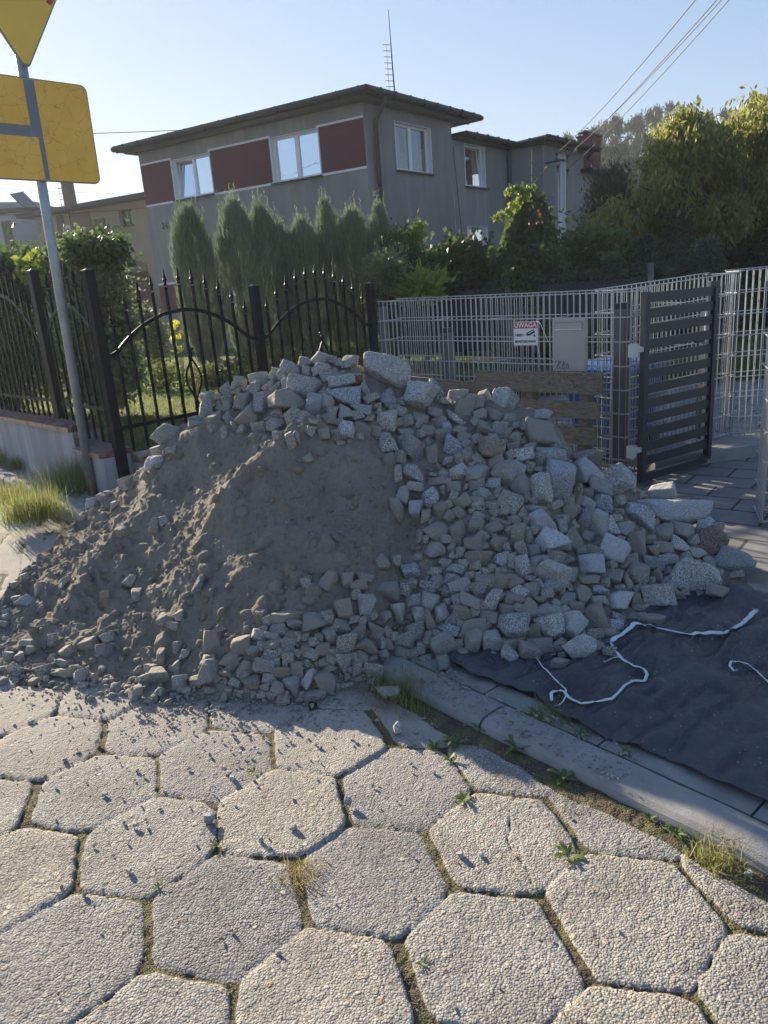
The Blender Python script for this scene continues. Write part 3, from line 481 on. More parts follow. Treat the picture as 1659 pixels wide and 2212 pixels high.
ST = dict(
 A='1120 95 150 140 -35;1000 140 160 120 -15;865 195 200 110 -25;755 228 95 60 -20;715 260 110 80 -20;582 270 185 100 0;430 310 110 85 -5;300 360 100 110 10;369 345 75 75 0;398 392 110 65 0;580 305 130 50 10;805 285 110 110 40;885 270 60 70 0;1010 240 75 90 0;1140 225 210 110 25;1185 290 160 110 30;1217 115 80 80 -20;1265 170 70 80 0;1375 145 150 120 0;1340 190 90 70 0;1290 255 80 50 0;845 345 95 110 0;620 340 160 70 10;490 380 90 110 30;575 395 130 110 -30;690 375 120 90 25;760 365 80 60 0;1000 385 260 180 -20 c;1290 340 230 110 15;1450 315 110 100 0;1480 390 90 130 20;1330 460 270 180 -5 c;1550 470 140 80 25;850 495 290 180 0;635 525 165 200 -5;460 500 160 170 -15;330 455 110 80 20;240 440 100 60 10;150 560 140 160 0;260 510 100 120 20;322 540 110 100 -10;730 395 100 60 15;1070 540 150 170 0 c;1170 530 110 190 -15;1215 595 110 120 -10;1320 605 150 150 -25;1470 570 190 100 -15;1430 615 110 80 10;520 640 200 190 -35 d;215 650 150 110 20 d;320 640 100 110 20 d;935 640 180 190 20;990 655 80 120 -15;765 700 190 120 5;605 730 140 120 0;820 625 90 60 30;680 650 70 60 0;1180 650 140 110 10 d;1345 760 125 160 -5 c;1250 790 70 100 0;1475 725 160 110 -20 d;1520 645 110 80 -20;565 800 110 120 -20 d;770 790 100 80 0;860 830 80 140 20 d;640 805 50 60 0;50 630 130 60 0 c;60 690 130 60 0 c;40 760 110 80 0;570 905 60 80 0 d;1000 980 110 70 20 d;1450 790 90 70 -10;1290 855 70 40 0 c;450 740 90 80 0 d;900 810 70 100 10 d;1090 640 50 60 0;1060 670 80 50 0;300 760 90 110 0 d;1600 540 70 60 0;1140 430 60 110 0',
 B='345 470 300 240 -15 c;490 370 170 120 -35;400 385 110 60 -20;680 420 180 160 -15 c;735 590 170 240 -20 d;670 650 200 70 -40 c;890 620 120 90 20 c;860 520 150 130 0 d;930 430 90 100 20;1070 490 140 170 -10 c;1160 490 90 160 -25;820 440 110 60 0 c;550 495 130 70 0;90 500 150 120 -10;150 550 120 60 0;85 680 175 180 10 c;215 600 110 90 -20;265 665 110 110 10 c;360 690 70 100 -20;380 650 120 90 -10;500 600 130 120 0;540 680 150 120 30 d;610 735 120 110 -10 c;250 765 140 100 0;450 760 120 110 0 d;60 790 140 60 0;95 870 170 120 0 c;210 840 80 100 0 c;310 910 210 260 -15 d;470 950 140 180 0 d;640 900 200 150 -40 c;780 960 110 120 20;760 810 140 110 -10 d;920 740 180 110 -20 d;1040 730 120 150 -20;1425 620 140 90 -5 c;1180 720 90 80 0;1370 790 280 220 0;970 920 230 190 -15 b;1085 880 90 110 -10;1170 890 110 120 0 d;1250 830 70 70 0;1240 970 170 130 15 c;1300 890 110 90 0;1480 970 270 170 0 c;1390 1000 130 130 -30 d;1590 930 140 110 0 b;600 1020 110 90 0;100 1000 110 120 0 d;200 980 90 120 0 d;810 1050 60 80 0;1390 1080 100 50 0',
 C='180 70 70 150 0;310 80 200 130 -25;335 180 160 80 -10 c;505 140 170 90 5 d;480 85 90 40 0 d;700 70 200 150 20 c;880 70 220 120 30;865 155 130 130 0 d;1000 165 130 120 -10;1105 100 190 220 10;1210 45 130 130 -20;1240 175 170 160 30 d;1390 215 180 290 5 c;1530 150 270 300 -10 c;665 185 130 90 -5 d;760 190 60 70 0;240 260 130 150 -20;455 285 140 170 -35 c;575 250 80 160 0 d;660 290 90 130 -20 d;810 340 50 90 0 d;325 380 140 150 0 c;530 380 150 150 -10 d;420 435 85 110 0 d;175 360 100 200 25 d;935 260 130 120 0;1150 320 230 170 -35;990 340 150 70 10;1015 400 110 70 0;1345 400 220 90 5;1530 345 130 70 25;1620 400 130 140 0;1420 480 220 170 0 c;1270 470 80 90 0;1175 480 110 90 0;1090 390 90 110 0;1060 490 170 80 -25 d;505 575 210 130 -25;360 620 60 130 0;425 630 60 80 0 r;700 590 130 210 0 d;850 520 150 100 0 d;990 540 160 120 15 d;515 720 180 130 -5;840 670 160 150 0 d;870 780 220 130 -10 d;1030 670 150 160 -20 d;1115 710 90 130 10 c;1070 820 130 130 0 c;1210 600 120 170 0;1305 615 60 110 0;1480 655 220 220 20 c;1330 720 120 110 0;1575 530 90 140 0;1640 590 110 150 0;1610 690 110 110 20;1600 810 160 110 -10;1160 820 90 150 0;1240 860 130 200 15 c;1345 850 110 160 -10;1420 800 170 60 0;1510 920 300 180 -25 c;705 750 110 100 0;345 780 70 70 0;165 810 110 90 0;285 915 180 100 5;690 890 160 100 -15 c;790 940 100 80 10;930 910 100 80 -5;860 945 80 70 10;660 975 155 100 -5;500 910 140 70 0 d;300 1010 110 90 0;715 1045 200 120 10 c;935 1000 170 110 0;1060 1010 120 200 -15 d;1170 990 170 110 0;1065 910 110 70 0;1310 970 110 60 0;985 880 80 80 0;1390 1030 140 130 0;1510 1030 190 120 -20;520 1010 130 150 0 d;45 830 110 150 30 d;430 975 50 60 0;760 840 110 80 -20;240 1060 140 100 -25;430 1050 150 100 -20',
 D='210 250 280 120 10 b;215 270 160 80 10 c;205 380 200 240 15 c;90 380 60 110 0;360 420 140 150 -30;510 440 260 240 -30 c;340 510 220 130 -20;455 540 120 120 -20 d;620 500 60 150 0 b;145 510 90 120 0;240 560 110 120 0 d;510 615 120 100 0;365 640 190 140 -20 c;80 700 170 130 20;240 640 150 90 -40 c;215 780 130 150 -20;320 820 150 270 25;430 840 110 190 20 c;110 810 110 80 10;235 915 130 110 0 d;110 930 150 200 0 d;490 700 110 60 0;480 770 110 70 0;680 755 260 200 -20 c;560 870 160 130 -20;860 780 110 100 10;880 890 200 130 15 d;885 500 210 130 10 c;1245 790 110 170 0 c;1050 890 190 190 0;670 980 210 230 -15 d;870 1020 170 110 0;810 1060 110 120 0;1020 1010 190 150 -35 c;1180 1060 220 80 -5 c;380 990 180 80 20;30 970 130 130 0;1350 800 110 80 -10;690 560 90 60 0 c',
 E='255 235 240 180 -5 c;60 200 150 130 0 d;60 330 140 160 -10;230 365 210 80 0 d;460 130 220 230 -20 c;300 130 230 120 -25 d;620 180 110 100 0;930 200 190 110 15 c;790 230 210 120 -15;640 330 230 210 -20;850 330 110 140 0 d;770 370 90 80 0;450 330 180 140 -20;570 400 70 160 20;370 390 110 100 0;500 440 120 80 0;200 480 170 150 0 d;350 470 150 100 0 c;510 550 240 140 15 c;810 520 320 220 -8 c;1000 500 110 190 30;990 380 190 190 0;1210 510 130 90 0;1380 490 190 160 -5;1330 320 130 80 0;1490 330 140 70 5;1470 230 320 190 -8;1270 220 90 110 0;690 605 130 70 0 c;330 670 220 190 0 d;500 700 130 100 -10;120 760 190 240 -25 c;470 760 120 110 0 c;290 840 170 120 -5;630 680 220 90 -5 d;790 720 240 100 -8 d;280 950 190 140 -20;190 980 270 220 -25 c;140 600 160 110 -10 d;40 650 90 130 0;330 550 180 80 0;60 540 150 100 0;20 460 50 70 0;1620 210 100 90 0',
 F='455 235 170 140 -30 c;315 245 160 120 0;190 380 150 230 5 c;370 370 140 160 15 c;315 500 180 170 0 d;455 400 90 200 10;560 355 130 170 10 c;625 490 190 110 -25;460 540 90 90 0 d;520 515 80 70 0;580 615 200 180 30;380 650 90 110 0 d;735 340 160 150 10 d;820 240 200 110 -20;865 140 130 140 0 d;985 235 120 220 -25 c;945 365 230 100 -15 d;830 480 230 190 0 d;830 620 150 260 -5;735 700 130 140 0 d;975 590 160 180 10;1120 630 180 130 0;1150 470 300 230 0;1105 315 130 110 0 d;1160 220 170 150 -20 d;1225 165 140 120 -40 c;1320 160 120 140 0;1300 330 150 190 -20 d;1410 245 140 90 0 d;1500 340 280 100 -5;1480 480 210 230 0 c;1360 490 120 130 0 d;1390 620 250 150 -8 d;1310 700 210 140 -20;1260 830 90 65 0;575 775 120 130 0 d;420 730 110 80 0 d;80 610 130 100 0 d;70 680 140 70 10 c;55 735 80 60 15;20 520 70 110 -20 d;75 510 70 100 10 d;90 170 190 150 0 d;615 250 80 60 0;700 600 110 90 0 d;600 920 90 50 0;1400 110 130 130 0;100 1040 190 110 -5;20 870 80 110 0;1590 800 150 120 -10',
 G='85 110 80 190 -15 d;1000 100 90 110 15 d;1195 80 130 170 -30 d;1340 60 130 140 0 d;1490 40 160 90 -20 d;1445 105 150 110 10 d;1420 190 110 90 10 d;1490 290 150 200 -15;1310 320 160 170 0;1395 405 130 80 0 c;1280 455 170 80 -20;1440 520 120 170 -15 d;1565 495 160 120 -25 d;850 370 290 110 12 d;1070 430 240 170 -5 d;1150 350 140 60 5 d;1205 540 130 150 15;1330 610 170 220 -5;1510 640 200 160 20 d;1630 600 70 100 0;1630 690 130 80 15;1400 710 90 80 0;1425 805 80 140 -5;1315 815 135 220 -3;1560 845 200 130 -20 d;1540 920 90 60 0;1135 650 140 120 0 d;990 680 90 140 5 d;1000 775 90 70 0 d;1125 760 140 70 10;1200 815 150 90 0 d;1155 930 200 180 -15 d;1030 910 100 180 -20 c;880 980 150 170 -25;755 995 120 120 0;910 835 120 140 0;785 860 160 120 -10 d;640 800 180 130 -5;480 830 130 160 -30 d;540 935 170 90 5 b;680 900 120 80 0;325 870 125 120 0 d;400 945 110 80 -20 d;170 865 180 230 -25 d;60 920 150 90 0 d;350 755 170 110 3 b;200 590 190 220 0 d;450 620 190 140 15 d;545 670 110 70 0 d;715 620 170 110 15 d;710 545 130 70 0 d;170 750 110 100 0 d;1070 1050 180 110 0;950 1050 70 100 0 d;800 1085 120 70 0;615 1045 90 60 10 c;340 1005 80 60 0 c;550 1035 50 60 0 c;650 970 90 70 0;700 1040 90 70 0;430 1020 80 40 0;1330 955 120 40 5;630 480 80 70 0 d;820 510 60 100 0 d;820 790 60 80 0;750 770 70 90 0 d',
 H='905 210 90 140 0 d;1185 190 90 100 5 d;1120 70 100 120 -25 d;890 690 170 140 -20 d;590 690 100 110 20;765 600 160 110 5 d;895 510 130 100 20 d;945 550 130 90 25 d;960 615 80 60 0 d;460 745 80 90 20;255 670 115 90 0;370 840 130 80 15;355 805 140 50 10;500 860 140 60 0;570 870 110 80 15;685 890 130 120 10;710 965 100 55 0;805 920 70 90 30;890 835 70 70 0 c;895 935 70 45 0;125 830 130 100 25;90 715 90 80 0;170 720 90 90 0;1170 1035 140 110 10;1365 1020 90 90 -15;1380 895 200 170 0 d;1390 740 80 170 8 d;1235 920 110 110 10;1540 930 140 130 0;1510 815 100 120 0;1580 700 110 90 0 d;1530 640 60 110 0 d;1400 580 130 140 20 d;1495 460 100 80 0 d;1400 400 100 110 0 d;1550 360 100 100 0 d;200 35 90 70 10;120 105 70 60 0;50 335 80 60 0;40 385 90 55 0;35 440 80 60 0;140 230 80 80 0 d;220 260 110 140 20 c;560 90 130 90 30 d;360 140 80 130 20 d;560 780 150 70 0;1600 1000 110 50 10;650 820 100 60 0;460 560 110 110 0 d;1300 820 90 80 0 d;1160 850 80 60 0;1050 735 50 50 0;290 935 80 50 10;345 905 60 50 0;395 915 50 50 0;240 600 150 60 5 d',
 L='850 830 130 110 0 c;970 800 100 90 0;1175 650 120 90 20;1190 695 90 70 0 c;1270 625 80 60 0;1480 360 140 80 10 c;1560 230 230 210 -25;1450 470 190 130 15 c;1350 590 80 80 0;1000 750 80 40 0 c;750 990 90 60 0;1590 360 100 90 0;1330 600 70 60 0;1060 870 110 70 10 d;1520 1020 90 110 20 d;1450 1050 100 150 -10 d;1130 1110 90 80 0 d')
def pan2D(k, x, y):
    if k == 'L': return x*.2334, 890.7+y*.2334, .2334
    ox, oy = PAN[k]; return (ox+x*.3255)*.7745, (oy+y*.3255)*.7745, .2521
stones = []
for k, s in ST.items():
    for e_ in s.split(';'):
        q = e_.split(); x, y, w_, h_, a_ = map(float, q[:5]); X_, Y_, sc_ = pan2D(k, x, y); stones.append([X_, Y_, w_*sc_, h_*sc_, a_, q[5] if len(q) > 5 else 'n'])
BOULD = [  # x, y, w, h, angle, material, label
 (834, 812, 116, 70, -24, 'granite_clean', 'biggest pale speckled granite boulder, crowning the very summit of the heap', .8),
 (1437, 1106, 155, 66, -13, 'granite_clean', 'long flat pale granite slab propped level near the open gate', 1.0),
 (1535, 1169, 84, 60, -5, 'granite_red', 'rough reddish brown boulder at the right end of the heap', .9),
 (1489, 1252, 112, 74, -18, 'granite_clean', 'large pale speckled block at the right foot of the heap by the sheet', .9)]
bxy = [(b[0], b[1], b[2], b[3]) for b in BOULD]
stones.sort(key=lambda s: -s[2]*s[3]); kept = []
for s in stones:
    ok = True
    for b in bxy[:2]+bxy[3:]:
        if abs(s[0]-b[0]) < b[2]*.36 and abs(s[1]-b[1]) < b[3]*.33 and not (s[2]*s[3] < 900 and s[1] < b[1]): ok = False
    for t in kept:
        if math.hypot((s[0]-t[0])/(.36*(s[2]+t[2])), (s[1]-t[1])/(.36*(s[3]+t[3]))) < .5: ok = False; break
    if ok: kept.append(s)
# fill the gaps of the cobble face
def inzone(x, y):
    if y < 830 or y > 1425: return False
    if x > 850 and y > 900+ (x-850)*.0 and y < 1430 and x < 1330 and y > .62*(x-1150)+930 and not (850 < x < 960 and 960 < y < 1330 and x < 1000-(.0)): return not (x < 1010 and 1010 < y < 1290 and x < 900+60*math.sin(y/70))
    if 420 < x < 900 and 850 < y < 940 and y < 960: return True
    if 560 < x < 880 and 1330 < y < 1490: return True
    return 1330 <= x < 1500 and y > 1110 and y < 1300
r_ = random.Random(3); tries = 0; nfill = 0
while tries < 12000 and nfill < 220:
    tries += 1; x = r_.uniform(430, 1500); y = r_.uniform(840, 1480)
    if not inzone(x, y): continue
    sz = r_.uniform(18, 34)
    if all(math.hypot((x-t[0])/(t[2]*.42+sz*.42), (y-t[1])/(t[3]*.42+sz*.42)) > .86 for t in kept): kept.append([x, y, sz*r_.uniform(.9, 1.4), sz, r_.uniform(-40, 40), r_.choice('ndn')]); nfill += 1
kept.sort(key=lambda s: -s[2]*s[3])
LM = [('the summit boulder', 828, 806), ('the reddish boulder', 1535, 1170), ('the long flat slab', 1437, 1106), ('the round brown cobble', 1062, 977), ('the kerb end', 858, 1425), ('the strap bend', 1320, 1395), ('the middle fence post', 568, 800), ('the sign pole', 207, 1062), ('the sunlit ridge', 590, 1010), ('the pallet foot', 1265, 960), ('the gate foot', 1382, 1045), ('the kerb grass tuft', 880, 1495), ('the left toe', 40, 1410), ('the sand hollow', 875, 1160), ('the sheet corner', 985, 1440), ('the large foot block', 1489, 1252), ('the big toe block', 348, 1465), ('the square light cobble', 750, 938), ('the leaning big block', 1206, 1043), ('the half-buried slab', 628, 1332), ('the white cobble', 1185, 1360), ('the pale long cobble', 1200, 1238), ('the central lit cobble', 660, 840)]
MATK = dict(n='granite', c='granite_clean', d='granite_dusty', b='granite_brown', r='granite_red')
TINT = dict(n='grey', c='pale speckled', d='sand-dusted', b='brownish', r='reddish')
def dirword(dx, dy):
    a = math.degrees(math.atan2(-dy, dx)) % 360; return ['right', 'upper right', 'top', 'upper left', 'left', 'lower left', 'underside', 'lower right'][int((a+22.5)//45) % 8]
ORD = ['nearest', 'second', 'third', 'fourth', 'fifth', 'sixth', 'seventh', 'eighth', 'ninth', 'tenth', 'eleventh', 'twelfth', 'thirteenth', 'fourteenth', 'fifteenth', 'sixteenth', 'seventeenth', 'eighteenth', 'nineteenth', 'twentieth']
def shapeword(w_, h_, a_):
    a_ = abs(a_); q = w_/h_
    s = 'long' if q > 1.6 else 'tall' if q < .66 else 'blocky'
    z = w_*h_; s2 = 'large ' if z > 1900 else 'small ' if z < 520 else ''
    return ('tilted '+s if a_ >= 25 and not s2 else s2+s)
kept = [s for s in kept if s[2]*s[3] > 30]
indiv = kept[:296]; small = kept[296:]
bins = {}
for i, s in enumerate(indiv):
    l = min(LM, key=lambda l: math.hypot(s[0]-l[1], s[1]-l[2])); dw = dirword(s[0]-l[1], s[1]-l[2]); bins.setdefault((l[0], dw), []).append((math.hypot(s[0]-l[1], s[1]-l[2]), i))
LAB = {}
for (l, dw), L in bins.items():
    L.sort()
    side = {'top': 'above', 'underside': 'below', 'left': 'to the left of', 'right': 'to the right of'}.get(dw, 'to the %s of' % dw)
    for r__, (d_, i) in enumerate(L):
        s = indiv[i]; LAB[i] = '%s %s cobble, %s %s %s' % (TINT[s[5]], shapeword(*s[2:5]), 'nearest' if r__ == 0 else ORD[min(r__, 19)], side, l)
def stoneM(x, y, w_, h_, a_, rr, gz=0., push=.10, dep=None, tilt=1.):
    p, nn, on = surf(x, y, gz); lift = 0.
    if not on and y < 1250:   # above the sand's outline: stands on the crest
        for k_ in range(1, 22):
            p2, n2, o2 = surf(x, y+k_*6, gz)
            if o2: p, nn, on = p2, UPZ, True; lift = max(0, k_*6-h_*.25)*(p2-O).dot(fw)/FPX; break
    if not on: # resting on the ground: take the foot of the stone
        p, nn, on2 = surf(x, y+h_*.42, gz)
        if on2: on = True
    dist = (p-O).dot(fw); W = w_*dist/FPX*1.05; H = h_*dist/FPX*1.05; D = dep or (W*H)**.5*rr.uniform(.8, 1.05)
    a = R(a_); vx = rt*math.cos(a)+up*math.sin(a); vz = -rt*math.sin(a)+up*math.cos(a); vy = fw
    m = Matrix((vx, vy, vz)).transposed() @ Matrix.Rotation(R(rr.uniform(-32, 32)*tilt), 3, 'Z') @ Matrix.Rotation(R(rr.uniform(-22, 30)*tilt), 3, 'X')
    size = (W+H)/2
    if on: c = p+up*lift+nn*size*push*(1 if lift == 0 else .3)-ray(x, y).normalized()*size*.08
    else:
        c = p+UPZ*(H*.44)+Vector((0, D*.3, 0))
    return m, c, (W, D, H)
rr = random.Random(5); VARN = len(VAR)
def add_stone(me, m, c, dims, name='granite_cobble'):
    o = bpy.data.objects.new(name, me); sc.collection.objects.link(o); o.matrix_world = Matrix.Translation(c) @ m.to_4x4() @ Matrix.Diagonal((*dims, 1)); return o
for i, s in enumerate(indiv):
    m, c, dims = stoneM(s[0], s[1], s[2], s[3], s[4], rr, gz=.02 if s[0] > 880 else 0, push=.04 if s[5] == 'd' else .12)
    o = add_stone(VAR[rr.randrange(VARN)][MATK[s[5]]], m, c, dims); tag(o, LAB[i], 'cobble', 'granite cobbles tipped in the heap')
for k, b in enumerate(BOULD):
    P, F = stone_shape(900+k*7+(3 if k == 0 else 0), 5, 'rough' if k != 3 else 'block', 12); m, c, dims = stoneM(b[0], b[1], b[2], b[3], b[4], rr, push=.10, tilt=.25); dims = (dims[0], dims[1]*b[7], dims[2])
    o = meshobj('granite_boulder', P, F, MA[b[5]], smooth=True); o.matrix_world = Matrix.Translation(c) @ m.to_4x4() @ Matrix.Diagonal((*dims, 1)); tag(o, b[6], 'boulder', 'boulders lying on the heap')
# lowpoly stones merged: the remaining small cobbles, rubble and grit
def lowshape(seed, sub):
    P, F = stone_shape(seed, sub, 'rough', 9); return P, F
LOW = {4: [stone_shape(500+k, 4, 'block', 22) for k in range(10)], 1: [lowshape(300+k, 1) for k in range(10)], 2: [lowshape(400+k, 2) for k in range(8)]}
def merge_stones(name, items, sub, mat):
    Vs = []; Fs = []; n = 0
    for (c, m, dims) in items:
        P, F = LOW[sub][rr.randrange(len(LOW[sub]))]; mm = np.array(m)@np.diag(dims); Vs.append(P@mm.T+np.array(c)); Fs.append(F+n); n += len(P)
    return meshobj(name, np.concatenate(Vs), np.concatenate(Fs), mat, smooth=(sub > 1))
its = []
for s in small:
    m, c, dims = stoneM(s[0], s[1], s[2], s[3], s[4], rr, push=.12); its.append((c, m, dims))
tag(merge_stones('small_cobbles', its, 4, MA['granite']), 'smaller granite cobbles wedged in the gaps between the larger ones', 'cobbles', kind='stuff'); its = []
def rmat():
    q = Vector((rr.gauss(0, 1), rr.gauss(0, 1), rr.gauss(0, 1), )).normalized(); return Matrix.Rotation(rr.uniform(0, 6.28), 3, q)
for k in range(1050):   # rubble along the toe and over the lower left slope
    u = rr.random(); x = rr.uniform(-40, 900) if u < .8 else rr.uniform(850, 1250)
    yb = np.interp(x, CRa[:, 3], CRa[:, 4]); y = yb+rr.gauss(-16, 24)-(x > 420)*abs(rr.gauss(0, 35)) if x < 900 else rr.uniform(1080, 1400)
    if x < 330: y = yb+rr.gauss(-12, 16)
    p, nn, on = surf(x, min(y, yb+35)); sz = min(.05, max(.008, rr.lognormvariate(-4.05, .5))); its.append((p+nn*sz*.2, rmat(), (sz*rr.uniform(.8, 1.5), sz, sz*rr.uniform(.5, .9))))
tag(merge_stones('small_rubble', its, 2, MA['granite_dusty']), 'loose small broken stones strewn over and along the foot of the heap', 'rubble', kind='stuff')
its = []
for k in range(1500):
    x = r_.uniform(0, 980); y = r_.uniform(900, 1480); g_ = 1 if x < 480 else .6
    if r_.random() > g_ + .3*(y > 1330): continue
    p, nn, on = surf(x, y)
    if not on: continue
    sz = min(.05, max(.006, r_.lognormvariate(-4.25, .55))); q_ = Vector((r_.gauss(0, 1), r_.gauss(0, 1), r_.gauss(0, 1))).normalized(); its.append((p+nn*sz*.12, Matrix.Rotation(r_.uniform(0, 6), 3, q_), (sz*r_.uniform(.8, 1.5), sz, sz*r_.uniform(.6, 1))))
for k in range(36):
    x = r_.uniform(150, 900); y = r_.uniform(960, 1420); p, nn, on = surf(x, y)
    if on: sz = r_.uniform(.05, .10); q_ = Vector((r_.gauss(0, 1), r_.gauss(0, 1), r_.gauss(0, 1))).normalized(); its.append((p-nn*sz*.12, Matrix.Rotation(r_.uniform(0, 6), 3, q_), (sz*r_.uniform(.9, 1.5), sz, sz*r_.uniform(.6, .9))))
tag(merge_stones('sand_clods', its, 2, MA['sand']), 'lumps of caked sand and dust-covered stones on the sand slope', 'sand clods', kind='stuff')
def onsheet_early(x, y): p_ = atz(x, y, .05); return p_
its = []
for k in range(4300):
    u = rr.random()
    if u < .45: x = rr.uniform(-60, 900); y = np.interp(x, CRa[:, 3], CRa[:, 4])+abs(rr.gauss(0, 45))-25; p, nn, on = surf(x, y)
    elif u < .62: x = rr.uniform(0, 1500); y = rr.uniform(900, 1480); p, nn, on = surf(x, y)
    elif u < .8:
        t_ = rr.uniform(-.9, .2)*1.; q_ = rr.uniform(.01, .19); p = K0+S_*(abs(t_)*-1+.1)+NK*q_; p.z = .035; nn = UPZ
    else: p = Vector((min(.7, rr.uniform(-1.9, .1)+(rr.random()**3)*.6), 3.0-abs(rr.gauss(0, .75)), 0)); nn = UPZ
    if u >= .8 and (p-K0).dot(NK) > 0: p.z = .025
    if k % 9 == 0: x = rr.uniform(1150, 1659); y = rr.uniform(1330, 1480) if rr.random() < .7 else rr.uniform(1330, 1700); p = onsheet_early(x, y); nn = UPZ
    sz = min(.013 if k % 9 else .006, max(.0025, rr.lognormvariate(-5.1, .5))); its.append((p+nn*sz*.25, rmat(), (sz*rr.uniform(.8, 1.5), sz, sz*rr.uniform(.5, .9))))
tag(merge_stones('grit', its, 1, MA['gravel']), 'fine grit and stone chips scattered on the slabs, kerb and sand', 'grit', kind='stuff')

# ------------------------------------------------------------------ plastic sheet with its straps
nearp = [(960, 1428), (974, 1435), (1027, 1466), (1060, 1472), (1103, 1494), (1151, 1503), (1229, 1560), (1300, 1592), (1359, 1611), (1429, 1636), (1559, 1699), (1659, 1742), (1860, 1840)]
farp = [(1060, 1345), (1100, 1335), (1150, 1325), (1210, 1312), (1280, 1298), (1350, 1285), (1430, 1268), (1500, 1258), (1560, 1262), (1610, 1276), (1659, 1290), (1760, 1322), (1990, 1400)]
def resample(pts, n):
    L = [0]; 
    for a, b in zip(pts[:-1], pts[1:]): L.append(L[-1]+(Vector(b)-Vector(a)).length)
    t = np.linspace(0, L[-1], n); A_ = np.array(pts, float); return np.stack([np.interp(t, L, A_[:, k]) for k in range(A_.shape[1])], 1)
nw = resample([tuple(atz(x, y, .02)) for x, y in nearp], 300); fw_ = resample([tuple(atz(x, y, .02)) for x, y in farp], 300)
V = np.array([nw*(1-v)+fw_*v for v in np.linspace(0, 1, 240)]).reshape(-1, 3)
q = V.copy(); q[:, 0] = V[:, 0]*.8+V[:, 1]*.6; q[:, 1] = (-V[:, 0]*.6+V[:, 1]*.8)*3.2
vv = np.repeat(np.linspace(0, 1, 240), 300)
wr = (1-np.abs(fbm(q*2.2, 3, 81))*3.2)*.024+(1-np.abs(fbm(V*5.5+4, 3, 82))*2.6)*.013+fbm(V*20, 3, 83)*.006+np.clip(.12-np.abs(fbm(q*3.7+9, 2, 84)), 0, 1)*.14
V[:, 2] = .024+np.clip(wr, -.012, .06)*(.5+.5*np.clip(vv/.06, 0, 1))+.035*np.exp(-((vv-.93)/.05)**2)*np.clip((V[:, 0]-1.3)*2, 0, 1)
id_ = np.arange(240*300).reshape(240, 300); F = np.stack([id_[:-1, :-1], id_[:-1, 1:], id_[1:, 1:], id_[1:, :-1]], -1).reshape(-1, 4)
sheet = meshobj('plastic_sheet', V, F, MA['tarp'], smooth=True); sm_ = sheet.modifiers.new('thickness', 'SOLIDIFY'); sm_.thickness = .004; sm_.offset = 1
tag(sheet, 'wrinkled dark blue-black plastic sheet spread behind the kerb at the right', 'plastic sheet'); base(sheet, (1.2, 2.5, .02))
TBV = BVHTree.FromPolygons([tuple(v) for v in V.tolist()], F.tolist())
def onsheet(x, y):
    d = ray(x, y).normalized(); h = TBV.ray_cast(O, d); return h[0] if h[0] is not None else atz(x, y, .03)
def strap(name, paths, label):
    mb = MB(); root = None
    for pts, wd in paths:
        P_ = np.array([tuple(onsheet(x, y)) for x, y in resample(pts, len(pts)*7)]); n = len(P_); V = []; wv = fbm(P_*9, 2, 91); wz = fbm(P_*14, 2, 92)
        for i in range(n):
            t = Vector(P_[min(i+1, n-1)]-P_[max(i-1, 0)]).normalized(); s = t.cross(UPZ).normalized(); tw = wv[i]*.55; lift = .014+max(0, wz[i])*.02; ww = 1.35*wd*(.85+.25*wz[i])*(.5 if i in (0, n-1) else 1)
            sv = s*math.cos(tw)+UPZ*math.sin(tw)*.8; p = Vector(P_[i])+UPZ*(lift+abs(math.sin(tw))*ww*.4); V += [p-sv*ww/2, p+UPZ*.0015, p+sv*ww/2]
        Fs = []
        for i in range(n-1): Fs += [[i*3, i*3+1, i*3+4, i*3+3], [i*3+1, i*3+2, i*3+5, i*3+4]]
        mb.add(V, Fs)
        for k in range(14):
            i = rr.choice([0, n-1]) if k < 9 else rr.randrange(n); p = V[i*3+rr.choice([0, 1, 2])]; a_ = rr.uniform(0, 6.28); mb.tube([p, p+Vector((math.cos(a_), math.sin(a_), .25))*rr.uniform(.006, .02)], .0006, 3)
    o = mb.build(name, MA['strap'], smooth=True); s_ = o.modifiers.new('thickness', 'SOLIDIFY'); s_.thickness = .0012; tag(o, label, 'strap'); base(o, mb.V[0]); return o
def Ex(x, y): return (1208.2+.2521*x, 1161.8+.2521*y)
def Rz(x, y): return (829.5+.5*x, 1007+.5*y)
strap('woven_strap', [([Ex(1690, 665), Ex(1659, 682), Ex(1570, 765), Ex(1490, 800), Ex(1380, 860), Ex(1270, 862), Ex(1150, 858), Ex(1020, 835), Ex(900, 810), Ex(790, 790), Ex(700, 770), Ex(645, 775), Ex(600, 805), Ex(550, 840), Ex(500, 880), Ex(445, 930)], .0165), ([Ex(440, 932), Ex(465, 985), Ex(510, 1040), Rz(1030, 850), Rz(1080, 885), Rz(1125, 897), Rz(1137, 920), Rz(1125, 945), Rz(1075, 942), Rz(1040, 960), Rz(1015, 990), Rz(985, 1020), Rz(930, 1030), Rz(850, 1040), Rz(800, 1015), Rz(770, 990), Rz(740, 985), Rz(722, 1000), Rz(725, 1030)], .010), ([Ex(520, 1050), Ex(440, 1075), Ex(382, 1087)], .004)], 'long white woven strap snaking with a sharp bend across the plastic sheet')
strap('woven_strap', [([Rz(660, 842), Rz(685, 880), Rz(720, 915), Rz(760, 955), Rz(785, 985), Rz(787, 1010), Rz(770, 1035), Rz(752, 1048)], .0055)], 'short thin cream strap end lying left of the long white strap')
strap('woven_strap', [([Rz(1512, 902), Rz(1492, 880), Rz(1497, 865), Rz(1530, 858), Rz(1570, 868), Rz(1605, 895), Rz(1640, 930), Rz(1680, 965)], .008)], 'curled white strap end at the right edge of the photo on the sheet')

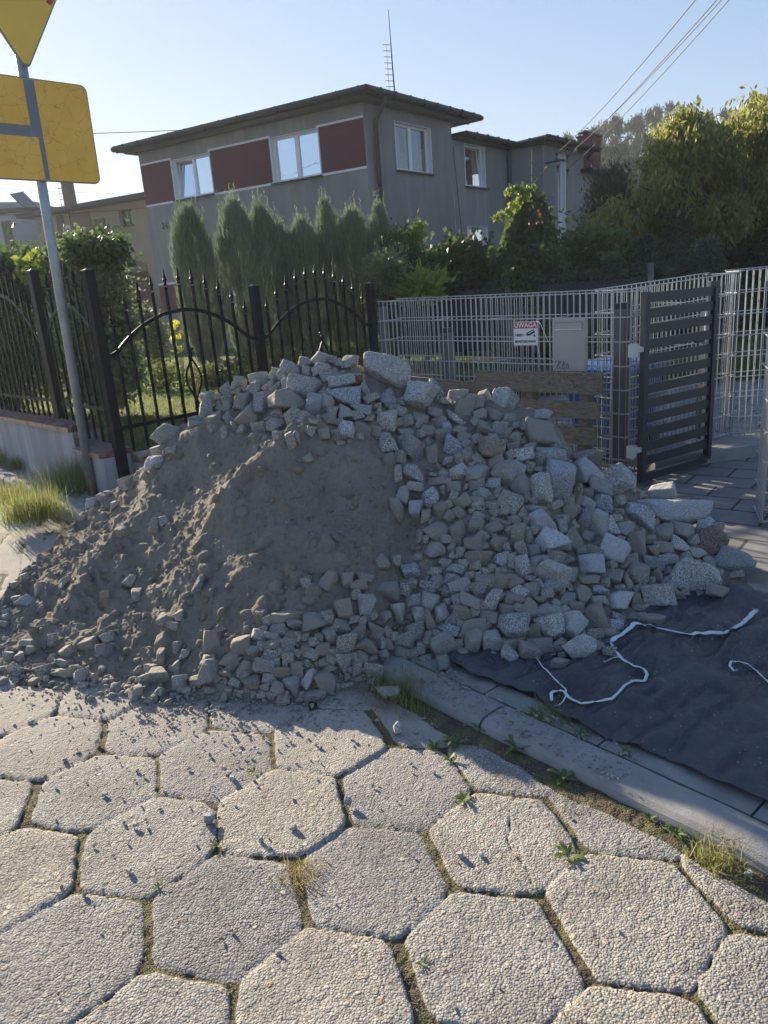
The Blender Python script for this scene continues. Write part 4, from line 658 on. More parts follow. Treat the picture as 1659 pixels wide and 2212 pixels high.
# ------------------------------------------------------------------ sign post with two traffic signs
sp = empty('sign_post', (-2.43, 6.07, .08)); PB = Vector((-2.43, 6.07, .06))
tag(sp, 'tall galvanised round post carrying yellow traffic signs by the low wall', 'sign post')
LEAN = Vector((.026, 0, 0)); mb = MB(); mb.tube([PB, PB+UPZ*4.0+LEAN*4], .036, 20); mb.build('post', MA['galvpole'], sp, True)
mb = MB(); mb.tube([PB+UPZ*.0, PB+UPZ*.22], .039, 20); mb.build('rusty_foot', simple('rusty_zinc', (.20, .13, .09), .8, .2, .5, 18), sp, True)
def sign_frame(zc, yaw=0):   # local x right, y away, z up
    return Matrix.Translation(PB+Vector((0, -.055, zc)))
def plate(name, outline, zc, mat, label, holes=None, border=.0, hx=0):
    root = empty(name, tuple(PB+Vector((0, -.05, zc)))); tag(root, label, 'traffic sign'); c = PB+Vector((0, -.05, zc)); return root, c
# rectangular road-layout plate
W2, H2 = .42, .345; pc = PB+Vector((-.0, -.05, 2.785)); tl = R(0)
def rr_outline(w, h, r, n=6):
    P_ = []
    for cx_, cz_, a0 in ((w-r, h-r, 0), (-w+r, h-r, 90), (-w+r, -h+r, 180), (w-r, -h+r, 270)):
        for k in range(n+1): a = R(a0+90*k/n); P_.append(Vector((cx_+r*math.cos(a), 0, cz_+r*math.sin(a))))
    return P_
def flat(mb, poly, c, y0, y1, rot=0):
    m = Matrix.Rotation(rot, 3, 'Y'); P_ = [c+m@p for p in poly]; mb.prism(P_, Vector((0, y1, 0)), Vector((0, y0, 0)))
rs = empty('priority_plate', tuple(pc)); tag(rs, 'square cracked yellow sign plate with grey junction lines on the post', 'traffic sign')
mb = MB(); flat(mb, rr_outline(W2, H2, .05), pc, -.002, .012, tl); mb.build('plate', MA['signback'], rs)
mb = MB(); flat(mb, rr_outline(W2-.008, H2-.008, .044), pc, -.005, -.002, tl); mb.build('yellow_face', MA['yellow'], rs)
def band(pts, w, c=None, y=-.0075, rot=None):
    mb = MB(); c = c or pc; m = Matrix.Rotation(tl if rot is None else rot, 3, 'Y')
    for a, b in zip(pts[:-1], pts[1:]):
        a = Vector((a[0], 0, a[1])); b = Vector((b[0], 0, b[1])); d = (b-a).normalized(); s = Vector((-d.z, 0, d.x))*w/2; mb.prism([c+m@(a-s), c+m@(a+s), c+m@(b+s), c+m@(b-s)], Vector((0, y+.0025, 0)), Vector((0, y, 0)))
    return mb
band([(-.0, H2-.012), (-.0, -.045)], .075).build('thick_line', MA['signback'], rs)
band([(-W2+.03, -.01), (-.04, -.01)], .075).build('thick_line', MA['signback'], rs)
band([(.02, -.047), (.02, -H2+.012)], .034).build('thin_line', MA['signback'], rs)
mb = MB()
for z_ in (-.2, .2): mb.box(PB+Vector((0, 0, 2.785+z_)), (.12, .10, .03))
mb.build('clamp', MA['galv'], rs)
# give-way triangle
ts = empty('give_way_sign', tuple(PB+Vector((-.03, -.06, 3.55)))); tag(ts, 'large faded yellow triangle sign pointing down above the square plate', 'traffic sign')
tc = PB+Vector((-.0, -.06, 3.16))
def tri(h, r, n=5):
    a_ = 2*h/math.sqrt(3)/2; vs = [Vector((0, 0, 0)), Vector((a_, 0, h)), Vector((-a_, 0, h))]; c_ = sum(vs, Vector())/3; P_ = []
    for i, v in enumerate(vs):
        inn = v+(c_-v).normalized()*r*2; a0 = {0: 210, 1: 330, 2: 90}[i]
        for k in range(n+1): a = R(a0+120*k/n); P_.append(inn+Vector((r*math.cos(a), 0, r*math.sin(a))))
    return P_
mb = MB(); flat(mb, tri(.84, .035), tc, -.002, .014, 0); mb.build('plate', MA['signback'], ts)
mb = MB(); flat(mb, [p*.965+Vector((0, 0, .018)) for p in tri(.84, .035)], tc, -.005, -.002, 0); mb.build('yellow_face', MA['yellowplain'], ts)
mt = Matrix.Rotation(0, 3, 'Y'); mb = MB()
def tpt(s, u): return tc+mt@Vector((s*u*math.cos(R(60)), 0, u*math.sin(R(60))+.02))
for s in (1,):
    a, b = tpt(s, .50), tpt(s, .93); n_ = mt@Vector((-math.sin(R(60))*s, 0, math.cos(R(60)))); mb.prism([a+n_*.008, b+n_*.008, b+n_*.075, a+n_*.045], Vector((0, -.005, 0)), Vector((0, -.0075, 0)))
mb.build('red_border', MA['redfilm'], ts)
mb = MB(); mb.box(PB+Vector((0, -.01, 3.35)), (.12, .10, .03)); mb.build('clamp', MA['galv'], ts)

for o_, h_ in ((rs, 2.785), (ts, 3.5)):
    v_ = o_.location-PB; r_m = Matrix.Rotation(R(40), 3, 'Z'); o_.location = PB+r_m@Vector((v_.x+.01, v_.y, 0))+UPZ*v_.z+LEAN*h_; o_.rotation_euler = (0, R(1.0), R(40))
# ------------------------------------------------------------------ low walls with tile caps and wrought-iron fences
WN = Vector((WD.y, -WD.x, 0))*-1   # towards the road
if WN.dot(Vector((0, -1, 0))) < 0: WN = -WN
W0 = POST1+WN*.02
def wallrun(name, a, b, thick, z0, z1, mat, capmat, over=.03, capt=.05, tile=.24, label='', cat='wall', nd=None):
    d = (b-a).normalized(); nd = nd if nd is not None else WN; L = (b-a).length; root = empty(name, (a.x, a.y, z0)); tag(root, label, cat)
    mb = MB(); P_ = [Vector((a.x, a.y, 0)), Vector((b.x, b.y, 0)), Vector((b.x, b.y, 0))-nd*thick, Vector((a.x, a.y, 0))-nd*thick]; mb.prism(P_, Vector((0, 0, z0)), Vector((0, 0, z1))); mb.build('masonry', mat, root)
    mb = MB(); t = 0
    while t < L-.02:
        e = min(t+tile-.008, L); s0 = a+d*t+nd*over; s1 = a+d*e+nd*over; zt = z1+.002+rr.uniform(0, .006); q = [s0, s1, s1-nd*(thick+2*over), s0-nd*(thick+2*over)]
        mid0 = (q[0]+q[3])/2; mid1 = (q[1]+q[2])/2; V = [Vector((p.x, p.y, zt)) for p in q]+[Vector((p.x, p.y, zt+capt*.75)) for p in q]+[Vector((mid0.x, mid0.y, zt+capt*1.25)), Vector((mid1.x, mid1.y, zt+capt*1.25))]
        mb.add(V, [[3, 2, 1, 0], [0, 1, 5, 4], [2, 3, 7, 6], [4, 5, 9, 8], [6, 7, 8, 9], [0, 4, 8, 7, 3], [1, 2, 6, 9, 5]]); t += tile
    mb.build('tile_cap', capmat, root); return root
wallrun('garden_wall', POST1+WN*.14+WD*.02, POST1+WN*.14+WD*.56, .24, -.05, .40, MA['wall'], MA['capred'], label='short lower step of whitewashed wall with red tile cap beside the sign post')
wallrun('garden_wall', POST1+WN*.14+WD*.565, POST1+WN*.14+WD*9, .24, -.05, .575, MA['wall'], MA['capred'], label='long whitewashed garden wall with sunlit red tile cap at the left')
FN = Vector((FD.y, -FD.x, 0))
wallrun('garden_wall', POST1+FD*.10+FN*.10, POST1+FD*3.3+FN*.10, .22, -.05, .33, MA['block'], MA['capred'], label='beige block garden wall with dark red cap half hidden behind the heap', nd=FN)
mb = MB(); mb.box(POST1+WD*.575+WN*.01+UPZ*.52, (.02, .24, .24), M=Matrix((WD, WN, UPZ)).transposed()); tag(base(mb.build('brick_step', MA['capred']), POST1+WD*.575), 'red brick face closing the step between the two whitewashed wall heights', 'brick face')

def finial(mb, p, s=1.):
    mb.box(p+UPZ*.006, (.03*s, .03*s, .010)); mb.box(p+UPZ*.03, (.027*s, .027*s, .010)); prof_ = [(0, .010), (.02, .012), (.035, .020), (.05, .014), (.09, .007), (.125, .0015)]
    n = 6; V = []
    for z, r in prof_:
        for k in range(n): a = 6.283*k/n; V.append(p+Vector((math.cos(a)*r*s, math.sin(a)*r*s, .035+z*s)))
    mb.add(V, [[i*n+k, i*n+(k+1) % n, (i+1)*n+(k+1) % n, (i+1)*n+k] for i in range(len(prof_)-1) for k in range(n)])
def iron_panel(a, b, nb, zrail, zfoot, arch, tip, zbot, label, scroll=True, sag=.0):
    root = empty('iron_fence_panel', (a.x, a.y, zbot)); tag(root, label, 'fence panel', 'black wrought-iron fence panels'); d = (b-a); L = d.length; d = d.normalized()
    def za(t):
        if t < .10: return zfoot+.0+sag+ (t/.10)**2*.05
        if t > .90: return zfoot+((1-t)/.10)**2*.05
        u = (t-.1)/.8; return zfoot+.05+arch*math.sin(math.pi*u)**.8
    mb = MB()
    for k in range(nb):
        t = (k+1)/(nb+1); p = a+d*(L*t); zt = za(t)+tip; mb.bar(p+UPZ*zbot, p+UPZ*zt, .019, .019, d)
    mb.build('bars', MA['black'], root)
    for k in range(nb):
        t = (k+1)/(nb+1); p = a+d*(L*t); mb = MB(); finial(mb, p+UPZ*(za(t)+tip-.01)); mb.build('finial', MA['black'], root)
    mb = MB(); pts = [a+d*(L*t)+UPZ*za(t) for t in np.linspace(0.01, .99, 40)]
    for p, q in zip(pts[:-1], pts[1:]): mb.bar(p, q, .012, .03, UPZ, .003)
    mb.build('arched_rail', MA['black'], root)
    mb = MB(); mb.bar(a+UPZ*zrail, b+UPZ*zrail, .012, .032); mb.build('bottom_rail', MA['black'], root)
    if scroll:
        for s in (-1, 1):
            mb = MB(); zc = (zrail+zfoot)/2+.02; h = .26; pts = []
            for u in np.linspace(-1, 1, 25):
                off = .055*math.cos(u*math.pi*1.0)*(.9)+.01; 
                if abs(u) > .85: off += .05*(abs(u)-.85)/.15
                pts.append(a+d*(L*.5+s*(off+.018))+UPZ*(zc+h*u)+FN*.02)
            mb.tube(pts, .009, 6); mb.build('scroll', MA['black'], root, True)
    return root
def iron_post(p, z0, z1, w, label, collars):
    root = empty('fence_post', (p.x, p.y, z0)); tag(root, label, 'fence post', 'black square iron fence posts'); M_ = Matrix((FD, Vector((-FD.y, FD.x, 0)), UPZ)).transposed(); mb = MB()
    mb.box(Vector((p.x, p.y, (z0+z1)/2)), (w, w, z1-z0), M=M_); mb.build('shaft', MA['black'], root)
    mb = MB(); mb.box(Vector((p.x, p.y, z1+.006)), (w*1.1, w*1.1, .012), M=M_); c = Vector((p.x, p.y, z1+.03)); q = [Vector((p.x, p.y, z1+.012))+M_@Vector((i*w*.5, j*w*.5, 0)) for i, j in ((-1, -1), (1, -1), (1, 1), (-1, 1))]; mb.add(q+[c], [[0, 1, 4], [1, 2, 4], [2, 3, 4], [3, 0, 4]]); mb.build('cap', MA['black'], root)
    for z in collars: mb = MB(); mb.box(Vector((p.x, p.y, z)), (w*1.18, w*1.18, .03), M=M_); mb.build('collar', MA['black'], root)
PA, PB2, PC = POST1+FD*0, POST1+FD*PL, POST1+FD*2*PL
iron_post(PA, .02, 1.84, .075, 'thick black corner fence post right of the sign post', (1.21, 1.44, .62)); iron_post(PB2, .33, 1.66, .07, 'black fence post rising behind the middle of the heap', (1.21,)); iron_post(PC, .33, 1.62, .07, 'black fence post at the left end of the wire basket fence', (1.21,))
iron_panel(PA, PB2, 11, .62, 1.19, .27, .20, .42, 'arched black iron fence panel nearest the corner post with lawn behind'); iron_panel(PB2, PC, 11, .62, 1.19, .27, .20, .42, 'arched black iron fence panel behind the top of the heap')
LB = POST1+WD*1.12; iron_post(LB, .33, 1.92, .075, 'black fence post left of the sign post standing in the garden wall', (1.21,)); LC = LB+WD*1.9; iron_post(LC, .33, 1.95, .075, 'black fence post at the far left behind the garden wall', (1.21,))
iron_panel(PA+UPZ*0, LB, 7, .78, 1.35, .22, .22, .5, 'narrow black iron fence panel crossed by the sign post'); iron_panel(LB, LC, 13, .80, 1.30, .42, .24, .6, 'wide arched black iron fence panel at the left photo edge'); iron_panel(LC, LC+WD*1.9, 13, .80, 1.30, .42, .24, .6, 'outermost left black iron fence panel above the whitewashed wall')

# ------------------------------------------------------------------ wire basket fences
def mesh_grid(mb, a, b, z0a, z0b, z1a, z1b, rows, vs=.052, rv=.0027, rh=.0036, dbl=True, bend=0, nd=None):
    d = (b-a); L = d.length; n = max(1, round(L/vs)); d = d.normalized(); nd = nd or Vector((d.y, -d.x, 0))
    for k in range(n+1):
        t = k/n; p = a+(b-a)*t; p = Vector((p.x, p.y, 0)); mb.bar(p+UPZ*(z0a+(z0b-z0a)*t-.0), p+UPZ*(z1a+(z1b-z1a)*t), rv*2, rv*2, d)
    for r in range(rows+1):
        f = r/rows; A_ = Vector((a.x, a.y, z0a+(z1a-z0a)*f)); B_ = Vector((b.x, b.y, z0b+(z1b-z0b)*f))
        for s in ((-1, 1) if dbl else (1,)): mb.bar(A_+nd*(rv+rh)*s, B_+nd*(rv+rh)*s, rh*2, rh*2, UPZ, .02)
def basket(label, a, b, z0, z1, rows, thick, posts, ends=(True, True), vs=.052, nd=None):
    """a->b front line; z0,z1 = (za,zb) bottoms / tops; thick = distance to rear mesh"""
    root = empty('wire_basket_fence', (a.x, a.y, z0[0])); tag(root, label, 'wire fence', 'galvanised wire basket fences'); d = (b-a).normalized(); nd = nd or Vector((-d.y, d.x, 0)); fn = -nd
    mb = MB(); mesh_grid(mb, a, b, z0[0], z0[1], z1[0], z1[1], rows, vs); mb.build('front_mesh', MA['galv'], root)
    mb = MB(); mesh_grid(mb, a+nd*thick, b+nd*thick, z0[0], z0[1], z1[0]+.012, z1[1]+.012, rows, vs); mb.build('rear_mesh', MA['galv'], root)
    for k, (p, e) in enumerate(((a, ends[0]), (b, ends[1]))):
        if e: mb = MB(); mesh_grid(mb, p, p+nd*thick, z0[k], z0[k], z1[k], z1[k], rows, .05); mb.build('end_mesh', MA['galv'], root)
    mb = MB(); L = (b-a).length; m_ = int(L/.5)
    for k in range(1, m_):
        for r in range(1, rows, 2): t = k/m_; p = a+(b-a)*t; z = z0[0]+(z1[0]-z0[0])*r/rows+(z1[1]-z1[0])*t; mb.bar(Vector((p.x, p.y, z)), Vector((p.x, p.y, z))+nd*thick, .006)
    if mb.V: mb.build('spacer_rods', MA['galv'], root)
    for (t, zt, w, off) in posts:
        p = a+(b-a)*t+nd*thick*off; f = empty('x'); bpy.data.objects.remove(f); mb = MB(); mb.box(Vector((p.x, p.y, (zt+z0[0])/2)), (w, w, zt-z0[0]), M=Matrix((d, nd, UPZ)).transposed()); po = mb.build('inner_post', MA['postgrey'], root)
        mb = MB(); mb.box(Vector((p.x, p.y, zt+.018)), (w*1.06, w*1.06, .04), M=Matrix((d, nd, UPZ)).transposed()); co_ = mb.build('post_cap', MA['cap'], root); co_.parent = po
    return root
GC = Vector((1.80, 5.30, 0)); GL = Vector((.10, 6.95, 0)); gd = (GL-GC).normalized(); gn = Vector((gd.y, -gd.x, 0)); 
if gn.y < 0: gn = -gn
basket('long wire basket fence behind the heap holding the mailbox and the warning sign', GC, GL, (.03, .08), (1.395, 1.445), 8, .27, [(.045, 1.28, .085, .5), (.72, 1.15, .085, .5), (1.04, 1.4, .06, .5)], nd=gn)
H1 = GC+Vector((.05, .02, 0)); G2 = az(63)
sA = Vector((1.92, 5.66, 0)); sB = Vector((3.02, 6.24, 0)); sC = Vector((3.55, 6.75, 0)); sn = Vector((-(sB-sA).normalized().y, (sB-sA).normalized().x, 0))
basket('wire basket fence standing behind the open slatted gate', sA, sB, (.10, .14), (1.405, 1.46), 8, .30, [(.88, 1.22, .09, .5)], nd=sn)
basket('short wire basket fence leading back at the right photo edge', sB+Vector((.03, .02, 0)), sB+Vector((1.5, -.1, 0)), (.10, .10), (1.47, 1.49), 8, .28, [(.3, 1.25, .09, .5)])
mb = MB(); mb.prism([sA+Vector((.25, .02, 0)), sB+Vector((1.5, -.03, 0)), sB+Vector((1.6, .4, 0)), sA+Vector((.1, .42, 0))], Vector((0, 0, -.05)), Vector((0, 0, .10))); tag(base(mb.build('concrete_footing', MA['kerb']), sA), 'low concrete footing under the wire fence behind the gate', 'footing')
nA = Vector((2.27, 4.22, 0)); nB = nA+Vector((1.3, -.35, 0)); basket('nearest wire basket fence cut off by the right edge of the photo', nA, nB, (.02, .02), (1.10, 1.12), 6, .3, [(.3, 1.0, .085, .5)], vs=.05, nd=Vector((.35, .94, 0)))
# dark privacy fence with V-bent wires
da, db = Vector((.36, 12.9, 0)), Vector((4.2, 11.4, 0)); dd_ = (db-da).normalized(); dn = Vector((dd_.y, -dd_.x, 0)); root = empty('panel_fence', (da.x, da.y, .3)); tag(root, 'dark privacy-strip panel fence with V-bent wire tops across the back of the yard', 'fence')
mb = MB(); mb.bar(da+UPZ*.98, db+UPZ*.98, .012, .95); mb.build('privacy_strips', MA['darkfence'], root)
mb = MB(); L = (db-da).length; n = int(L/.075)
for k in range(n+1):
    p = da+dd_*(L*k/n)+dn*.02; mb.bar(p+UPZ*.36, p+UPZ*1.47, .006); mb.bar(p+UPZ*1.47, p+UPZ*1.53+dn*.035, .006); mb.bar(p+UPZ*1.53+dn*.035, p+UPZ*1.59, .006); mb.bar(p+UPZ*1.59, p+UPZ*1.64, .006)
for z, o_ in ((1.47, 0), (1.53, .035), (1.59, 0), (1.0, 0), (.45, 0)): mb.bar(da+dn*(.02+o_)+UPZ*z, db+dn*(.02+o_)+UPZ*z, .007)
mb.build('wire_mesh', MA['anth'], root)
for p, zt in ((da+dd_*.1, 1.62), (da+dd_*2.0, 1.62), (db, 1.66)):
    mb = MB(); mb.box(Vector((p.x, p.y, (zt+.3)/2)), (.08, .08, zt-.3)); mb.build('post', MA['postgrey'], root)

# ------------------------------------------------------------------ gate
gA = Vector((1.90, 5.27, 0)); gB = Vector((2.62, 5.74, 0)); gdv = (gB-gA).normalized(); W_ = (gB-gA).length; gz = Vector((gdv.y, -gdv.x, 0)); root = empty('slatted_gate', (gA.x, gA.y, .03)); tag(root, 'open anthracite metal gate of horizontal slats at the right', 'gate')
Mg = Matrix((gdv, -gz, UPZ)).transposed(); zb, zt = .03, 1.385
for t in (.022, W_-.022): mb = MB(); mb.box(gA+gdv*t+UPZ*((zb+zt)/2+(.03 if t > .1 else 0)), (.045, .045, zt-zb), M=Mg); mb.build('stile', MA['anth'], root)
mb = MB(); mb.box(gA+gdv*W_/2+UPZ*(zb+.03), (W_-.09, .04, .055), M=Mg); mb.build('bottom_rail', MA['anth'], root)
ns = 12; pitch = (zt-zb-.09)/ns
for k in range(ns): mb = MB(); mb.box(gA+gdv*W_/2+UPZ*(zb+.115+pitch*(k+.38)), (W_-.092, .022, pitch*.62), M=Mg); mb.build('slat', MA['anth'], root)
for k in range(ns): mb = MB(); mb.box(gA+gdv*(W_-.07)+UPZ*(zb+.115+pitch*(k+.38)+pitch*.5)-gz*.016, (.045, .006, .04), M=Mg); mb.build('slat_bracket', MA['latch'], root)
mb = MB(); mb.box(gA+gdv*(W_-.035)-gz*.03+UPZ*.93, (.035, .02, .24), M=Mg); lk = mb.build('lock_plate', MA['cap'], root)
mb = MB(); mb.bar(gA+gdv*(W_-.035)-gz*.06+UPZ*.98, gA+gdv*(W_-.15)-gz*.06+UPZ*.98, .016); mb.bar(gA+gdv*(W_-.035)-gz*.0+UPZ*.98, gA+gdv*(W_-.035)-gz*.068+UPZ*.98, .016); h_ = mb.build('handle', MA['cap'], root); h_.parent = lk
for z in (1.0, .28): mb = MB(); mb.box(gA-gdv*.03+UPZ*z, (.06, .03, .035), M=Mg); mb.box(gA-gdv*.10+UPZ*z, (.05, .05, .09), M=Mg); mb.build('hinge', MA['latch'], root)
mb = MB(); mb.tube([gA+gdv*(W_-.06)-gz*.03+UPZ*1.26, gA+gdv*(W_-.03)-gz*.06+UPZ*1.15, gA+gdv*(W_-.01)-gz*.07+UPZ*1.0, gA+gdv*(W_-.0)-gz*.04+UPZ*.93], .006, 6); tag(base(mb.build('white_cord', MA['strap'], None, True), gA+gdv*W_+UPZ*1.2), 'white cord tied to the lock side of the open gate', 'cord')

# ------------------------------------------------------------------ mailbox and warning sign
def frame_on(px, py, off):  # point on the front plane of the long wire fence
    d = ray(px, py); n_ = gn; k = ((GC-gn*off-O).dot(n_))/d.dot(n_); return O+d*k
XF = -gd; YF = -gn; MF = Matrix((XF, gn, UPZ)).transposed()
def onfence(cx_, cy_, off): return frame_on(cx_, cy_, off)
pTL = onfence(1198, 691, .02); pBR = onfence(1265, 800, .02); mw = abs((pBR-pTL).dot(XF))+.012; mh = abs((pBR-pTL).z)+.008; mc = (pTL+pBR)/2
mc = Vector(mc); root = empty('mailbox', tuple(mc-UPZ*mh/2)); tag(root, 'flat silver mailbox numbered 22B hanging on the wire fence', 'mailbox')
mb = MB(); mb.box(mc+gn*.0, (mw, .05, mh), M=MF); mb.build('body', MA['mailbox'], root)
mb = MB(); mb.box(mc-gn*.027+UPZ*mh*.37, (mw*.84, .006, mh*.125), M=MF); fl = mb.build('flap', MA['mailbox'], root)
mb = MB(); mb.box(mc-gn*.032+UPZ*(mh*.37-mh*.066), (mw*.84, .008, .004), M=MF); e2 = mb.build('flap_edge', MA['signwhite'], root); e2.parent = fl
mb = MB(); mb.box(mc-gn*.0275+UPZ*(mh*.37+mh*.066), (mw*.86, .005, .003), M=MF); mb.box(mc-gn*.0275+UPZ*mh*.37-XF*mw*.425, (.003, .005, mh*.13), M=MF); mb.box(mc-gn*.0275+UPZ*mh*.37+XF*mw*.425, (.003, .005, mh*.13), M=MF); mb.build('flap_gap', MA['mbdark'], root)
def text(s, p, size, mat, name, parent, M_, ext=.0012, bold=0, sx=1.):
    cu = bpy.data.curves.new(name, 'FONT'); cu.body = s; cu.size = size; cu.extrude = ext; cu.offset = bold; cu.align_x = 'CENTER'; cu.align_y = 'CENTER'; to = bpy.data.objects.new(name, cu); sc.collection.objects.link(to)
    m4 = Matrix.Translation(p) @ Matrix((M_.col[0], M_.col[2], -M_.col[1])).transposed().to_4x4() @ Matrix.Diagonal((sx, 1, 1, 1)); dg = bpy.context.evaluated_depsgraph_get(); me = bpy.data.meshes.new_from_object(to.evaluated_get(dg)); bpy.data.objects.remove(to)
    me.transform(m4); 
    if parent: me.transform((Matrix.Translation(parent.location)).inverted())
    me.materials.clear(); me.materials.append(mat); o = bpy.data.objects.new(name, me); sc.collection.objects.link(o); o.parent = parent; return o
bl = mc-UPZ*mh*.5-XF*mw*.5
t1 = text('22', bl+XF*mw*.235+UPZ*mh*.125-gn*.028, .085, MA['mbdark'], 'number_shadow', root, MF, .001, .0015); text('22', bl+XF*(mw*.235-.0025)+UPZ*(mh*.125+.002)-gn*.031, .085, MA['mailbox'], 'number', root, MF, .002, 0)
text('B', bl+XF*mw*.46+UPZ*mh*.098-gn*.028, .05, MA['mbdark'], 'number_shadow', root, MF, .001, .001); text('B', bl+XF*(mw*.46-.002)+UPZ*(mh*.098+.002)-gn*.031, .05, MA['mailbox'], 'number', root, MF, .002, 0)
a_ = onfence(1109, 697, .02); b_ = onfence(1163, 744, .02); sw_ = abs((b_-a_).dot(XF)); sh_ = abs((b_-a_).z)+.012; wc = (a_+b_)/2; root = empty('warning_sign', tuple(wc-UPZ*sh_/2)); tag(root, 'small white and red UWAGA camera warning sign tied to the wire fence', 'warning sign')
def rrect(w, h, r): return [p for p in rr_outline(w/2, h/2, r)]
def onplane(mb, poly, c, y0, y1): P_ = [c+XF*p.x+UPZ*p.z for p in poly]; mb.prism(P_, -gn*y0, -gn*y1)
mb = MB(); onplane(mb, rrect(sw_, sh_, .012), wc, .001, .004); mb.build('plate', MA['signwhite'], root)
mb = MB(); onplane(mb, rrect(sw_*.95, sh_*.25, .008), wc+UPZ*sh_*.335, .0045, .0055); mb.build('red_field', MA['signred'], root)
mb = MB()
for s in (-1, 1): mb.box(wc-gn*.0048+XF*s*sw_*.482, (.0015, .001, sh_*.93), M=MF); mb.box(wc-gn*.0048+UPZ*s*sh_*.478, (sw_*.93, .001, .0015), M=MF)
mb.build('border_line', MA['inkgrey'], root)
text('UWAGA', wc+UPZ*sh_*.335-gn*.0065, sh_*.27, MA['signwhite'], 'lettering', root, MF, .0006, .0012, 1.08)
text('OBIEKT', wc+UPZ*(-sh_*.07)-XF*sw_*.24-gn*.006, sh_*.155, MA['ink'], 'lettering', root, MF, .0005, .0004, .8)
text('MONITOROWANY', wc+UPZ*(-sh_*.34)-gn*.006, sh_*.16, MA['ink'], 'lettering', root, MF, .0005, .0004, .76)
mb = MB(); cc = wc+XF*sw_*.22+UPZ*sh_*.03-gn*.0055; a2 = R(22)
def c2(x, z): return cc+XF*(x*math.cos(a2)-z*math.sin(a2))*1.0+UPZ*(x*math.sin(a2)+z*math.cos(a2))
mb.prism([c2(-.03, -.014), c2(.035, -.014), c2(.035, .014), c2(-.03, .014)], -gn*0, -gn*.001); mb.prism([c2(-.042, -.010), c2(-.032, -.011), c2(-.032, .011), c2(-.042, .010)], -gn*0, -gn*.001)
q0 = cc+XF*.030-UPZ*.014; mb.prism([q0, q0+XF*.008, q0+XF*.008-UPZ*.018, q0-UPZ*.018], -gn*0, -gn*.001); mb.prism([q0-UPZ*.006-XF*.012, q0+XF*.01-UPZ*.006, q0+XF*.01-UPZ*.011, q0-UPZ*.011-XF*.012], -gn*0, -gn*.0013); mb.build('camera_symbol', MA['ink'], root)
mb = MB(); mb.prism([c2(-.022, .0), c2(.032, .0), c2(.032, .006), c2(-.022, .006)], -gn*.0012, -gn*.002); mb.build('camera_highlight', MA['signwhite'], root)
mb = MB(); tpz = [wc+XF*sw_*.5+UPZ*sh_*.5-gn*.01, wc+XF*sw_*.72+UPZ*sh_*.42-gn*.05, wc+XF*sw_*.88+UPZ*sh_*.1-gn*.06, wc+XF*sw_*1.0-UPZ*sh_*.35-gn*.04]; mb.tube([Vector(p) for p in resample([tuple(p) for p in tpz], 14)], .0022, 5); mb.tube([wc+XF*sw_*.46-UPZ*sh_*.5, wc+XF*sw_*.62-UPZ*sh_*1.1-gn*.02], .002, 5)
for s in (-1, 1):
    for s2 in (-1, 1): mb.tube([wc+XF*s*sw_*.44+UPZ*s2*sh_*.46-gn*.006, wc+XF*s*sw_*.47+UPZ*s2*sh_*.56-gn*.008, wc+XF*s*sw_*.47+UPZ*s2*sh_*.56+gn*.02], .0022, 5)
mb.build('cable_tie', MA['strap'], root, True)

# ------------------------------------------------------------------ pallets leaning on the wire fence
def pallet(name, label, px0, px1, boards, posts, off, slope=0.):
    c0 = onfence((px0+px1)/2, 900, off); root = empty(name, tuple(Vector((c0.x, c0.y, 0)))); tag(root, label, 'pallet')
    for (xa, ya, xb, yb, hgt) in boards:
        a = onfence(xa, ya, off); b = onfence(xb, yb, off); d = (b-a).normalized(); n_ = gn; u = n_.cross(d); u = u if u.z > 0 else -u; L = (b-a).length; mb = MB(); V = []; m = 10; th = .022
        for i in range(m+1):
            for (yy, zz_) in ((-th/2, -hgt/2), (th/2, -hgt/2), (th/2, hgt/2), (-th/2, hgt/2)): V.append(a+d*(L*i/m)+n_*yy+u*(zz_+rr.uniform(-.002, .002)))
        Fs = [[3, 2, 1, 0], [m*4+k for k in range(4)]]+[[i*4+k, i*4+(k+1) % 4, (i+1)*4+(k+1) % 4, (i+1)*4+k] for i in range(m) for k in range(4)]; mb.add(V, Fs); mb.build('board', MA['wood'], root)
    for (x, ya, yb, w_) in posts:
        a = onfence(x, ya, off-.055); b = onfence(x-6, yb, off-.055); mb = MB(); mb.bar(a, b, w_, .09, gn); mb.build('stringer', MA['wood'], root)
pallet('wooden_pallet', 'mossy weathered wooden pallet leaning upright below the mailbox', 1030, 1300, [(1030, 821, 1301, 829, .155), (1000, 872, 1295, 888, .125), (985, 925, 1288, 944, .13)], [(1268, 835, 990, .07), (1150, 822, 960, .07), (1045, 815, 960, .07)], .13)
pallet('wooden_pallet', 'second wooden pallet leaning lower, left of the mossy one behind the summit', 880, 1030, [(872, 822, 1034, 837, .085)], [(1018, 822, 960, .07), (900, 812, 950, .07)], .10)
# loose wooden block beside the gate
mb = MB(); p = atz(1480, 1092, .05); mb.box(p, (.14, .12, .11), rz=.5); bo = mb.build('wooden_block', MA['wood']); bo.modifiers.new('b', 'BEVEL').width = .006; tag(base(bo, p), 'small square wooden block behind the long flat slab by the gate', 'wooden block')
